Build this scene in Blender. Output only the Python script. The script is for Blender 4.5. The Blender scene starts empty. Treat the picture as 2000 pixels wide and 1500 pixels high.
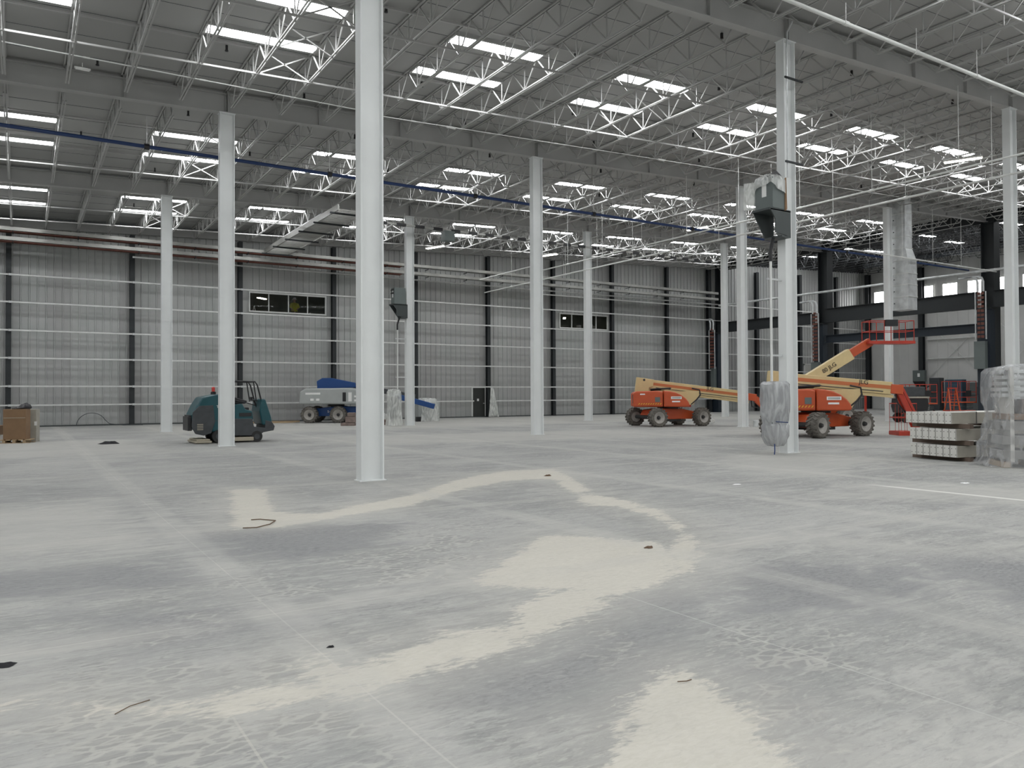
import bpy, bmesh, math, random
from mathutils import Vector, Matrix
random.seed(7)
C = bpy.context.scene.collection
R = math.radians
PI = math.pi

# ------------------------------------------------------------------ materials
MATS = {}
def mat(name, col, rough=0.6, metal=0.0, var=0.0, scale=3.0, bump=0.0, stretch=None, emit=None, es=0.0, alpha=1.0, trans=0.0, spec=0.5):
    m = bpy.data.materials.new(name); m.use_nodes = True
    nt = m.node_tree; b = nt.nodes['Principled BSDF']
    b.inputs['Base Color'].default_value = (*col, 1)
    b.inputs['Roughness'].default_value = rough
    b.inputs['Metallic'].default_value = metal
    b.inputs['Specular IOR Level'].default_value = spec
    if alpha < 1: b.inputs['Alpha'].default_value = alpha
    if trans: b.inputs['Transmission Weight'].default_value = trans
    if emit:
        b.inputs['Emission Color'].default_value = (*emit, 1); b.inputs['Emission Strength'].default_value = es
    if var or bump:
        tc = nt.nodes.new('ShaderNodeTexCoord'); mp = nt.nodes.new('ShaderNodeMapping')
        nt.links.new(tc.outputs['Object'], mp.inputs['Vector'])
        if stretch: mp.inputs['Scale'].default_value = stretch
        n = nt.nodes.new('ShaderNodeTexNoise'); n.inputs['Scale'].default_value = scale; n.inputs['Detail'].default_value = 4
        nt.links.new(mp.outputs[0], n.inputs['Vector'])
        if var:
            mx = nt.nodes.new('ShaderNodeMix'); mx.data_type = 'RGBA'
            mx.inputs['A'].default_value = tuple(c*(1-var) for c in col)+(1,)
            mx.inputs['B'].default_value = tuple(min(1, c*(1+var)) for c in col)+(1,)
            mr = nt.nodes.new('ShaderNodeMapRange'); mr.inputs['From Min'].default_value = .3; mr.inputs['From Max'].default_value = .7
            nt.links.new(n.outputs['Fac'], mr.inputs['Value']); nt.links.new(mr.outputs[0], mx.inputs['Factor'])
            nt.links.new(mx.outputs['Result'], b.inputs['Base Color'])
        if bump:
            bp = nt.nodes.new('ShaderNodeBump'); bp.inputs['Strength'].default_value = bump; bp.inputs['Distance'].default_value = .05
            nt.links.new(n.outputs['Fac'], bp.inputs['Height']); nt.links.new(bp.outputs[0], b.inputs['Normal'])
    MATS[name] = m
    return m

M_COL = mat('painted_column_white', (.74, .76, .755), .45, var=.03, scale=1.5)
M_GIRD = mat('girder_grey_white_paint', (.40, .40, .39), .6, var=.05, scale=1)
M_JOIST = mat('joist_white_paint', (.43, .43, .42), .55)
M_DARKJ = mat('joist_dark_primer', (.035, .038, .04), .6)
M_DECK = mat('roof_liner_white', (.37, .37, .36), .7, var=.06, scale=.25)
M_DECKD = mat('roof_deck_dark', (.03, .032, .034), .8)
M_GIRT = mat('galvanized_girt', (.70, .71, .69), .4, .25, var=.12, scale=2)
M_WCOL = mat('dark_grey_primer_steel', (.019, .023, .025), .6)
M_NAVY = mat('navy_painted_steel', (.012, .020, .030), .5)
M_GALV = mat('galvanized_sheet', (.62, .64, .64), .38, .35, var=.2, scale=2.5)
M_TRAY = mat('galvanized_tray', (.36, .36, .34), .4, .4, var=.15, scale=1.5)
M_RUST = mat('rust_red_pipe', (.14, .05, .035), .6, var=.3, scale=1.2, stretch=(1, 6, 6))
M_BLUE = mat('blue_pipe_paint', (.010, .035, .13), .4)
M_WPIPE = mat('white_pipe_paint', (.72, .73, .71), .35)
M_BLACK = mat('black_rubber', (.02, .02, .02), .7)
M_BLK2 = mat('black_plastic', (.015, .015, .017), .4)
M_ORANGE = mat('orange_machine_paint', (.52, .085, .025), .4, var=.08, scale=2)
M_RED = mat('red_machine_paint', (.45, .04, .02), .4, var=.1, scale=3)
M_CREAM = mat('cream_machine_paint', (.66, .52, .27), .4, var=.07, scale=2)
M_ORST = mat('orange_boom_stripe', (.55, .17, .06), .45)
M_TYRE = mat('dusty_tyre_rubber', (.13, .12, .105), .85, var=.35, scale=9)
M_RIM = mat('grey_wheel_rim', (.38, .36, .33), .5, var=.15, scale=8)
M_HUB = mat('black_wheel_hub', (.03, .03, .03), .5)
M_GBLUE = mat('blue_machine_paint', (.010, .06, .22), .38)
M_GGREY = mat('grey_machine_cowl', (.40, .42, .41), .4, var=.05, scale=2)
M_TEAL = mat('teal_scrubber_body', (.009, .072, .088), .35, var=.06, scale=2)
M_DGREY = mat('dark_grey_plastic', (.05, .055, .06), .5, var=.15, scale=5)
M_WHITE = mat('white_decal', (.85, .85, .83), .5)
M_YEL = mat('yellow_decal', (.75, .45, .03), .5)
M_INK = mat('dark_lettering', (.04, .03, .025), .5)
M_CARD = mat('brown_cardboard', (.235, .145, .08), .85, var=.07, scale=3)
M_WOOD = mat('raw_wood', (.42, .31, .19), .8, var=.2, scale=4, stretch=(1, 8, 8))
M_UNIT = mat('grey_green_enclosure', (.13, .155, .15), .5, var=.05, scale=3)
M_UNITD = mat('dark_bracket_steel', (.05, .06, .06), .5)
M_BEAMW = mat('white_rack_steel', (.66, .65, .61), .5, var=.06, scale=3)
M_WARM = mat('beige_rack_side', (.36, .34, .29), .6, var=.12, scale=3)  # darker beige than the white rack steel, used on each tier's last beam
M_BAND = mat('steel_banding', (.08, .075, .07), .5)
M_PANEL = mat('east_wall_panel', (.62, .62, .60), .6, var=.05, scale=.6)
M_DOORW = mat('pale_grey_door', (.42, .42, .39), .6)
M_FRAME = mat('window_frame_white', (.62, .63, .61), .5)
M_DOORB = mat('dark_door', (.03, .033, .03), .5)
M_OFFICE = mat('office_dark_interior', (.11, .11, .085), .9, var=.3, scale=1)
M_RAG = mat('black_rag', (.01, .01, .012), .9)
M_STICK = mat('brown_stick', (.12, .075, .045), .8)
M_PAPER = mat('white_paper', (.85, .85, .85), .8)
M_SKIN = mat('skin', (.45, .27, .19), .6)
M_VEST = mat('yellow_vest', (.55, .55, .03), .7)
M_TROU = mat('dark_trousers', (.04, .025, .03), .8)
M_HAT = mat('white_hat', (.85, .85, .85), .4)
M_SKY = mat('daylit_skylight_lens', (.9, .9, .9), .5, emit=(.97, .985, 1), es=26.0)
M_SKYE = mat('daylit_window_pane', (.9, .9, .9), .5, emit=(1, 1, 1), es=9.0)
M_LAMP = mat('lit_lamp_tube', (.9, .9, .85), .5, emit=(1, .93, .8), es=14.0)
M_LAMPOFF = mat('white_lamp_housing', (.8, .8, .78), .5)
M_BEIGE = mat('beige_gantry', (.40, .36, .28), .6)
M_PAVER = mat('dusty_brown_block', (.22, .17, .15), .9, var=.2, scale=6)

def plastic(name, col, alpha, bump=.5, scale=2.2):
    m = bpy.data.materials.new(name); m.use_nodes = True; nt = m.node_tree
    for n in list(nt.nodes): nt.nodes.remove(n)
    out = nt.nodes.new('ShaderNodeOutputMaterial'); mix = nt.nodes.new('ShaderNodeMixShader')
    tr = nt.nodes.new('ShaderNodeBsdfTransparent'); p = nt.nodes.new('ShaderNodeBsdfPrincipled')
    p.inputs['Base Color'].default_value = (*col, 1); p.inputs['Roughness'].default_value = .14
    tc = nt.nodes.new('ShaderNodeTexCoord')
    n = nt.nodes.new('ShaderNodeTexNoise'); n.inputs['Scale'].default_value = scale; n.inputs['Detail'].default_value = 2; n.inputs['Distortion'].default_value = 1.6
    mp = nt.nodes.new('ShaderNodeMapping'); mp.inputs['Scale'].default_value = (1.6, 1.6, .55); mp.inputs['Rotation'].default_value = (.3, .2, 0)
    nt.links.new(tc.outputs['Object'], mp.inputs['Vector']); nt.links.new(mp.outputs[0], n.inputs['Vector'])
    bp = nt.nodes.new('ShaderNodeBump'); bp.inputs['Strength'].default_value = bump; bp.inputs['Distance'].default_value = .12
    nt.links.new(n.outputs['Fac'], bp.inputs['Height']); nt.links.new(bp.outputs[0], p.inputs['Normal'])
    mr = nt.nodes.new('ShaderNodeMapRange'); mr.inputs['From Min'].default_value = .35; mr.inputs['From Max'].default_value = .65
    mr.inputs['To Min'].default_value = alpha*.65; mr.inputs['To Max'].default_value = min(1, alpha*1.25)
    nt.links.new(n.outputs['Fac'], mr.inputs['Value']); nt.links.new(mr.outputs[0], mix.inputs['Fac'])
    nt.links.new(tr.outputs[0], mix.inputs[1]); nt.links.new(p.outputs[0], mix.inputs[2]); nt.links.new(mix.outputs[0], out.inputs[0])
    return m
M_PLAS = plastic('clear_plastic_sheet', (.60, .61, .62), .34)
M_PLASW = plastic('milky_plastic_sheet', (.80, .82, .79), .6, scale=3)
M_PLASG = plastic('grey_plastic_cover', (.48, .49, .50), .93, bump=.35, scale=2.5)
M_GLASS = mat('window_glass', (.02, .025, .02), .02, alpha=.22, spec=1.0)

# ------------------------------------------------------------------ mesh builder
class MB:
    def __init__(s): s.v = []; s.f = []; s.mi = []
    def add(s, vs, fs, mi=0):
        o = len(s.v); s.v += [tuple(v) for v in vs]; s.f += [tuple(i+o for i in f) for f in fs]; s.mi += [mi]*len(fs); return s
    def box(s, c, d, rz=0, M=None, mi=0):
        x, y, z = d[0]/2, d[1]/2, d[2]/2
        vs = [Vector((a*x, b*y, e*z)) for a in (-1, 1) for b in (-1, 1) for e in (-1, 1)]
        if M is None: M = Matrix.Rotation(rz, 4, 'Z')
        vs = [M @ v + Vector(c) for v in vs]
        return s.add(vs, [(0,1,3,2),(4,6,7,5),(0,4,5,1),(2,3,7,6),(0,2,6,4),(1,5,7,3)], mi)
    def b2(s, x0, x1, y0, y1, z0, z1, mi=0):
        return s.box(((x0+x1)/2, (y0+y1)/2, (z0+z1)/2), (abs(x1-x0), abs(y1-y0), abs(z1-z0)), mi=mi)
    def bar(s, p, q, w, h=None, mi=0, up=(0,0,1)):
        h = h or w; p = Vector(p); q = Vector(q); d = q-p; L = d.length
        if L < 1e-6: return s
        d.normalize(); u = Vector(up)
        if abs(d.dot(u)) > .98: u = Vector((0,1,0)) if abs(d.y) < .9 else Vector((1,0,0))
        sx = d.cross(u).normalized(); sz = sx.cross(d).normalized()
        vs = [p+sx*a*w/2+sz*b*h/2 + d*(L*t) for t in (0,1) for a in (-1,1) for b in (-1,1)]
        return s.add(vs, [(0,1,3,2),(4,6,7,5),(0,4,5,1),(2,3,7,6),(0,2,6,4),(1,5,7,3)], mi)
    def tube(s, pts, r, n=8, mi=0, cap=True):
        pts = [Vector(p) for p in pts]; rings = []
        rr = r if isinstance(r, (list, tuple)) else [r]*len(pts)
        prev = None
        for i, p in enumerate(pts):
            d = (pts[min(i+1, len(pts)-1)]-pts[max(i-1, 0)]).normalized()
            if prev is None:
                u = Vector((0,0,1)) if abs(d.z) < .9 else Vector((1,0,0)); a = d.cross(u).normalized()
            else:
                a = (prev-d*prev.dot(d)).normalized()
            prev = a; b = d.cross(a)
            rings.append([p+(a*math.cos(2*PI*k/n)+b*math.sin(2*PI*k/n))*rr[i] for k in range(n)])
        vs = [v for rg in rings for v in rg]; fs = []
        for i in range(len(pts)-1):
            for k in range(n): fs.append((i*n+k, i*n+(k+1)%n, (i+1)*n+(k+1)%n, (i+1)*n+k))
        if cap: fs += [tuple(range(n))[::-1], tuple((len(pts)-1)*n+k for k in range(n))]
        return s.add(vs, fs, mi)
    def lathe(s, prof, c, axis='y', n=28, mi=0):       # prof: (r, t) pairs along axis
        vs = []; m = len(prof)
        for k in range(n):
            a = 2*PI*k/n; ca, sa = math.cos(a), math.sin(a)
            for r, t in prof:
                if axis == 'y': v = (r*ca, t, r*sa)
                elif axis == 'z': v = (r*ca, r*sa, t)
                else: v = (t, r*ca, r*sa)
                vs.append(Vector(v)+Vector(c))
        fs = [(k*m+j, k*m+j+1, ((k+1)%n)*m+j+1, ((k+1)%n)*m+j) for k in range(n) for j in range(m-1)]
        return s.add(vs, fs, mi)
    def prism(s, poly, t0, t1, plane='xz', mi=0, M=None):   # outline extruded from t0 to t1
        n = len(poly); vs = []
        for t in (t0, t1):
            for a, b in poly:
                v = Vector((a, t, b)) if plane == 'xz' else (Vector((a, b, t)) if plane == 'xy' else Vector((t, a, b)))
                vs.append(M @ v if M else v)
        fs = [tuple(range(n)), tuple(range(2*n-1, n-1, -1))] + [(i, n+i, n+(i+1)%n, (i+1)%n) for i in range(n)]
        return s.add(vs, fs, mi)
    def build(s, name, mats, parent=None, loc=(0,0,0), rz=0, smooth=False, bevel=0, sub=0):
        me = bpy.data.meshes.new(name); me.from_pydata(s.v, [], s.f)
        if not isinstance(mats, (list, tuple)): mats = [mats]
        for m in mats: me.materials.append(m)
        me.polygons.foreach_set('material_index', s.mi)
        bm = bmesh.new(); bm.from_mesh(me); bmesh.ops.recalc_face_normals(bm, faces=bm.faces); bm.to_mesh(me); bm.free()
        me.update()
        if smooth:
            me.shade_smooth(); me.set_sharp_from_angle(angle=R(38))
        o = bpy.data.objects.new(name, me); C.objects.link(o); o.location = loc; o.rotation_euler = (0, 0, rz)
        if parent: o.parent = parent
        if bevel:
            b = o.modifiers.new('bevel', 'BEVEL'); b.width = bevel; b.segments = 2; b.limit_method = 'ANGLE'
        if sub:
            q = o.modifiers.new('sub', 'SUBSURF'); q.levels = sub; q.render_levels = sub
        return o

def tag(o, label, cat, group=None, kind=None):
    if label: o['label'] = label
    if cat: o['category'] = cat
    if group: o['group'] = group
    if kind: o['kind'] = kind
    return o
def thing(name, label, cat, loc=(0,0,0), rz=0, group=None):
    o = bpy.data.objects.new(name, None); C.objects.link(o); o.empty_display_size = .2
    o.location = loc; o.rotation_euler = (0, 0, rz)
    return tag(o, label, cat, group)
def struct(o): o['kind'] = 'structure'; return o
def kids(o): return [c for c in bpy.data.objects if c.parent == o]
def make_dup(root):
    ch = kids(root); gr = {c: kids(c) for c in ch}
    def dup(loc, rz, label):
        r = root.copy(); C.objects.link(r); r.location = loc; r.rotation_euler = (0, 0, rz)
        if label: r['label'] = label
        for c in ch:
            d = c.copy(); C.objects.link(d); d.parent = r
            for g in gr[c]:
                e = g.copy(); C.objects.link(e); e.parent = d
        return r
    return dup
ORD = ['zeroth','first','second','third','fourth','fifth','sixth','seventh','eighth','ninth','tenth','eleventh','twelfth','thirteenth','fourteenth','fifteenth',
       'sixteenth','seventeenth','eighteenth','nineteenth','twentieth','twenty-first','twenty-second','twenty-third','twenty-fourth','twenty-fifth','twenty-sixth',
       'twenty-seventh','twenty-eighth','twenty-ninth','thirtieth','thirty-first','thirty-second','thirty-third','thirty-fourth','thirty-fifth','thirty-sixth',
       'thirty-seventh','thirty-eighth','thirty-ninth','fortieth','forty-first','forty-second','forty-third','forty-fourth']
def lettering(text, size, M, material, parent, name='lettering', extrude=.004):
    cu = bpy.data.curves.new('t', 'FONT'); cu.body = text; cu.size = size; cu.extrude = extrude; cu.align_x = 'CENTER'; cu.align_y = 'CENTER'
    to = bpy.data.objects.new('t', cu); C.objects.link(to)
    me = bpy.data.meshes.new_from_object(to, depsgraph=bpy.context.evaluated_depsgraph_get())
    bpy.data.objects.remove(to); me.transform(M); me.materials.clear(); me.materials.append(material)
    o = bpy.data.objects.new(name, me); C.objects.link(o); o.parent = parent
    return o
def face_neg_y(x, y, z, tilt=0):      # stands text up, read from -y, baseline along +x, tilted in the xz plane
    return Matrix.Translation((x, y, z)) @ Matrix.Rotation(-tilt, 4, 'Y') @ Matrix.Rotation(R(90), 4, 'X')

# ------------------------------------------------------------------ layout constants (metres)
GX, GY, SX, SY = 5.7725, 14.3832, 12.3869, 12.5485
SL = .0391
WY = 50.88                 # back wall plane
XE = 54.2                  # crane line / end of the white roof
XEAST = 76.7
XW, YS = -21.5, -12.0
def deck(x): return 11.80 + SL*(x-GX)
JS = SX/8

# ------------------------------------------------------------------ camera
f = 1527.7; pitch, roll, yaw = .0139216, -.0047781, .561257
F = Vector((math.sin(yaw), math.cos(yaw), 0)); Rt = Vector((math.cos(yaw), -math.sin(yaw), 0)); Z = Vector((0,0,1))
Fw = F*math.cos(pitch)+Z*math.sin(pitch); U = -F*math.sin(pitch)+Z*math.cos(pitch)
Xc = Rt*math.cos(roll)+U*math.sin(roll); Yc = -Rt*math.sin(roll)+U*math.cos(roll)
cam = bpy.data.cameras.new('camera'); co = bpy.data.objects.new('camera', cam); C.objects.link(co)
cam.sensor_fit = 'HORIZONTAL'; cam.sensor_width = 36; cam.lens = f/2000*36; cam.clip_end = 500
mw = Matrix((( Xc.x, Yc.x, -Fw.x, 0), (Xc.y, Yc.y, -Fw.y, 0), (Xc.z, Yc.z, -Fw.z, 1.65), (0,0,0,1)))
co.matrix_world = mw
bpy.context.scene.camera = co

# ------------------------------------------------------------------ floor
DUST = dict(
A=[(-1.2,5.3),(-.6,5.0),(0.05, 4.92), (0.48, 4.53), (0.65, 4.36), (0.85, 4.25), (1.11, 4.22), (1.37, 4.17), (1.67, 4.03), (1.91, 4.17), (2.71, 4.32), (3.11, 4.49), (3.8, 4.73), (4.2, 5.23), (3.84, 5.47), (3.28, 5.16), (2.96, 4.73), (2.48, 4.9), (2.21, 4.81), (1.9, 4.59), (1.73, 4.59), (1.57, 4.98), (1.39, 4.81), (1.47, 4.5), (1.29, 4.47), (1.01, 4.61), (0.76, 4.44), (0.49, 4.67), (0.15, 4.96),(-.6,5.3)],
B=[(3.46, 6.16), (4.28, 6.83), (5.15, 7.54), (5.54, 7.36), (5.76, 6.98), (6.03, 6.43), (5.66, 5.77), (4.93, 5.19), (4.5, 5.05), (4.0, 4.95), (3.89, 5.39), (3.45, 5.83)],
C=[(5.87, 6.26), (6.39, 6.56), (6.85, 7.16), (7.23, 7.99), (7.45, 9.02), (7.08, 9.28), (7.93, 10.61), (7.98, 10.32), (8.04, 9.74), (7.66, 8.15), (6.78, 6.78), (6.01, 5.84), (5.31, 5.31), (4.93, 5.19)],
D=[(2.2, 10.05), (3.17, 14.48), (3.7, 14.11), (3.09, 11.23), (3.53, 10.76), (4.35, 11.32), (5.43, 11.82), (7.37, 13.64), (8.84, 14.5), (10.09, 14.35), (9.4, 12.82), (8.3, 10.6), (7.82, 10.68), (8.86, 12.6), (8.05, 12.83), (6.49, 12.02), (4.93, 10.73), (4.01, 10.44), (2.78, 9.88)],
E=[(3.38, 3.52), (3.4, 3.2), (3.23, 2.87), (3.05, 2.55), (2.91, 2.27), (2.76, 2.05), (2.4,1.6),(1.4,2.1), (2.19, 2.73), (2.39, 2.91), (2.6, 3.12), (2.95, 3.31)])
PALE = dict(
F=[(6.6, 6.5), (7.21, 6.4), (8.28, 6.3), (8.6, 5.16), (9.6, 4.16), (8.47, 3.71), (7.6, 4.4), (6.9, 5.3)],
G=[(4.6, 2.9), (5.0, 2.6), (4.4, 1.8), (3.6, 1.5), (3.0, 2.0), (3.5, 2.5)],
H=[(13, 13.2), (18.5, 15.5), (18.9, 11.11), (13.22, 9.9)],
I=[(9.5,8.5),(13,8.6),(18,5),(20,3),(14,4.2)],
J=[(-1,9.8),(1.4,9.0),(1.6,10.6),(1.2,14),(-1,14)],
K=[(-.2,5.6),(2.2,5.9),(3.4,6.5),(3.2,6.7),(1.8,6.3),(-.2,6.1)],
L=[(10,24),(26,22),(24,29),(8,31)], N=[(-6,26),(4,24),(4,33),(-6,36)], O=[(28,14),(52,12),(52,36),(30,27)], Q=[(5,36),(50,36),(50,49),(5,49)])
TRACK = dict(
a=[(.0,4.6),(.3,5.6),(.9,5.9),(1.7,5.3),(2.0,5.0),(1.5,4.3),(1.6,3.6),(1.2,3.0),(.3,3.4),(-.3,4.1)],
b=[(1.3,7.6),(2.3,7.0),(2.4,6.2),(1.3,6.3),(.6,6.8)],
c=[(3.3,4.6),(3.7,4.7),(3.2,3.6),(2.8,3.6)], e=[(4.0,3.9),(4.5,4.2),(4.8,3.4),(4.2,2.6),(3.5,2.2),(3.2,2.5)],
g=[(3.2,6.3),(4.4,7.4),(5.2,8.8),(4.0,8.9),(2.5,7.6),(2.4,6.6)])
DARK = dict(
a=[(1.95,4.1),(3.1,4.4),(3.9,4.65),(4.6,4.9),(4.9,4.5),(4.1,4.0),(3.5,3.6),(3.0,3.3),(2.5,3.1),(2.3,3.3),(1.9,3.7)],
b=[(4.3,4.2),(5.3,4.9),(6.2,5.3),(7.3,4.2),(6.5,3.6),(5.2,3.6)],
c=[(1.8,10.2),(3.2,10.0),(4.4,9.4),(3.4,8.0),(2.3,7.6),(1.7,8.6)], e=[(7.5,5.0),(9.5,3.3),(9.2,2.2),(6.5,3.0)],
g=[(-1,7.8),(1.4,7.2),(1.3,8.6),(-1,9.0)], h=[(.2,6.9),(1.5,6.6),(1.7,5.6),(.6,5.4)],k=[(3.5,3.6),(4.1,3.3),(3.3,2.2),(3.0,2.2),(3.5,3.0)])
def sdf(px, py, poly):
    d = 1e9; inside = False; n = len(poly)
    for i in range(n):
        x1, y1 = poly[i]; x2, y2 = poly[(i+1)%n]
        ex, ey = x2-x1, y2-y1; wx, wy = px-x1, py-y1
        t = max(0, min(1, (wx*ex+wy*ey)/(ex*ex+ey*ey))); dx, dy = wx-ex*t, wy-ey*t
        d = min(d, dx*dx+dy*dy)
        if (y1 > py) != (y2 > py) and px < (x2-x1)*(py-y1)/(y2-y1)+x1: inside = not inside
    d = math.sqrt(d); return d if inside else -d
def frange(a, b, s): n = max(1, round((b-a)/s)); return [a+(b-a)*i/n for i in range(n)]
xs = frange(XW, -2, 6)+frange(-2, -.5, .5)+frange(-.5, 6.5, .11)+frange(6.5, 11, .25)+frange(11, 20, 1)+frange(20, XEAST, 5)+[XEAST]
ys = frange(YS, 1, 4)+frange(1, 2, .3)+frange(2, 6.5, .11)+frange(6.5, 16, .25)+frange(16, 24, 1)+frange(24, WY, 3)+[WY]
vs = [(x, y, 0) for y in ys for x in xs]; nx = len(xs)
fs = [(j*nx+i, j*nx+i+1, (j+1)*nx+i+1, (j+1)*nx+i) for j in range(len(ys)-1) for i in range(nx-1)]
me = bpy.data.meshes.new('floor'); me.from_pydata(vs, [], fs); me.update()
for nm, polys in (('dust', DUST), ('pale', PALE), ('track', TRACK), ('dark', DARK)):
    at = me.attributes.new(nm, 'FLOAT', 'POINT')
    at.data.foreach_set('value', [max(-3, min(3, max(sdf(x, y, p) for p in polys.values()))) for x, y, _ in vs])
floor = bpy.data.objects.new('floor', me); C.objects.link(floor); struct(floor)

class NG:                                    # tiny node helper
    def __init__(s, nt): s.nt = nt
    def n(s, t, **k):
        o = s.nt.nodes.new(t)
        for a, b in k.items():
            if a.startswith('_'): setattr(o, a[1:], b)
            else: o.inputs[a.replace('__', ' ')].default_value = b
        return o
    def l(s, a, b): s.nt.links.new(a, b)
    def m(s, op, a, b=None, c=None, clamp=False):
        o = s.nt.nodes.new('ShaderNodeMath'); o.operation = op; o.use_clamp = clamp
        for i, v in enumerate((a, b, c)):
            if v is None: continue
            if isinstance(v, (int, float)): o.inputs[i].default_value = v
            else: s.l(v, o.inputs[i])
        return o.outputs[0]
    def ss(s, v, lo, hi):
        o = s.nt.nodes.new('ShaderNodeMapRange'); o.interpolation_type = 'SMOOTHSTEP'
        o.inputs['From Min'].default_value = lo; o.inputs['From Max'].default_value = hi; s.l(v, o.inputs['Value']); return o.outputs[0]
    def mix(s, fac, a, b):
        o = s.nt.nodes.new('ShaderNodeMix'); o.data_type = 'RGBA'
        for k, v in (('Factor', fac), ('A', a), ('B', b)):
            i = o.inputs[k] if k != 'Factor' else o.inputs[0]
            if isinstance(v, tuple): i.default_value = (*v, 1)
            elif isinstance(v, (int, float)): i.default_value = v
            else: s.l(v, i)
        return o.outputs['Result']
m = bpy.data.materials.new('dusty_concrete_floor'); m.use_nodes = True; nt = m.node_tree; g = NG(nt)
bs = nt.nodes['Principled BSDF']
geo = g.n('ShaderNodeNewGeometry'); pos = geo.outputs['Position']
sep = g.n('ShaderNodeSeparateXYZ'); g.l(pos, sep.inputs[0]); X, Y = sep.outputs[0], sep.outputs[1]
def noise(scale, detail=4, rot=0, sc=(1,1,1), dist=0, rough=.55):
    mp = g.n('ShaderNodeMapping'); mp.inputs['Rotation'].default_value = (0,0,rot); mp.inputs['Scale'].default_value = sc
    g.l(pos, mp.inputs['Vector']); n = g.n('ShaderNodeTexNoise', Scale=scale, Detail=detail, Distortion=dist, Roughness=rough); g.l(mp.outputs[0], n.inputs['Vector']); return n.outputs['Fac']
def attr(nm): return g.n('ShaderNodeAttribute', _attribute_name=nm).outputs['Fac']
nbig = noise(.35, 5, 0, (1,1,1), .6); nmid = noise(2.2, 6, .3, (1,1.8,1), .8); nfine = noise(14, 8, .2, (1,2.2,1), .5, .7)
nswA = noise(1.6, 7, R(14), (.5, 3.5, 1), 1.0, .65); nswB = noise(3.2, 7, R(-24), (.4, 3.8, 1), 1.2, .65)
speck = noise(60, 3)
base = g.mix(g.ss(nbig, .35, .66), (.262, .266, .258), (.36, .36, .342))
base = g.mix(g.m('MULTIPLY', g.ss(nswA, .44, .68), .55), base, (.42, .418, .395))
base = g.mix(g.m('MULTIPLY', g.ss(nswB, .5, .72), .5), base, (.205, .207, .205))
base = g.mix(g.m('MULTIPLY', g.ss(nmid, .5, .7), .35), base, (.44, .44, .425))
base = g.mix(g.m('MULTIPLY', g.ss(nfine, .50, .68), .45), base, (.205, .208, .203))
ngr = noise(34, 6, .1, (1, 2.0, 1), .6, .75)
base = g.mix(g.m('MULTIPLY', g.ss(ngr, .54, .70), .35), base, (.46, .455, .43))
nd1 = noise(1, 4, R(18), (9, 30, 1), .6, .6); nd2 = noise(1, 4, R(-32), (8, 26, 1), .8, .6); nd3 = noise(1, 3, R(64), (7, 30, 1), .5, .6); pg = noise(.8, 4, 1.0); pg2 = noise(.6, 4, 2.0)
base = g.mix(g.m('MULTIPLY', g.m('MULTIPLY', g.ss(nd1, .50, .66), g.ss(pg, .42, .58)), .5), base, (.44, .435, .405))
base = g.mix(g.m('MULTIPLY', g.m('MULTIPLY', g.ss(nd2, .50, .64), g.ss(pg2, .44, .6)), .5), base, (.185, .188, .185))
base = g.mix(g.m('MULTIPLY', g.m('MULTIPLY', g.ss(nd3, .52, .66), g.ss(pg, .6, .42)), .35), base, (.43, .43, .405))
# darker swept areas
edge = g.m('MULTIPLY', g.m('SUBTRACT', nmid, .5), 1.1); edge2 = g.m('MULTIPLY', g.m('SUBTRACT', nfine, .5), .5)
wob = g.m('ADD', edge, edge2)
dk = g.ss(g.m('ADD', attr('dark'), g.m('MULTIPLY', wob, 1.6)), -.25, .45)
base = g.mix(g.m('MULTIPLY', dk, .78), base, g.mix(g.ss(nfine, .35, .65), (.165, .167, .174), (.26, .262, .266)))
pl = g.ss(g.m('ADD', attr('pale'), g.m('MULTIPLY', wob, 2.4)), -.5, .9)
base = g.mix(g.m('MULTIPLY', pl, .5), base, g.mix(nfine, (.40, .395, .37), (.50, .49, .45)))
# tyre prints : stretched cells, dark lugs between pale dust
mp = g.n('ShaderNodeMapping'); mp.inputs['Rotation'].default_value = (0,0,R(28)); mp.inputs['Scale'].default_value = (6.2, 13, 1)
wv = g.n('ShaderNodeTexNoise', Scale=2.5, Detail=2); g.l(pos, wv.inputs['Vector'])
va = g.n('ShaderNodeVectorMath', _operation='MULTIPLY_ADD'); g.l(wv.outputs['Color'], va.inputs[0]); va.inputs[1].default_value = (.12,.12,0); g.l(pos, va.inputs[2])
g.l(va.outputs[0], mp.inputs['Vector'])
vo = g.n('ShaderNodeTexVoronoi', _feature='DISTANCE_TO_EDGE', Scale=1.0); g.l(mp.outputs[0], vo.inputs['Vector'])
lug = g.ss(g.m('ADD', vo.outputs['Distance'], g.m('MULTIPLY', g.m('SUBTRACT', nfine, .5), .45)), .04, .16)
tr = g.ss(g.m('ADD', attr('track'), g.m('MULTIPLY', wob, 2.2)), -.1, .35)
patch = g.ss(noise(1.4, 3), .42, .55)
trk = g.m('MULTIPLY', tr, patch)
base = g.mix(g.m('MULTIPLY', trk, g.m('ADD', .25, g.m('MULTIPLY', nfine, .5))), base, g.mix(lug, (.43, .425, .39), (.225, .228, .222)))
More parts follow.
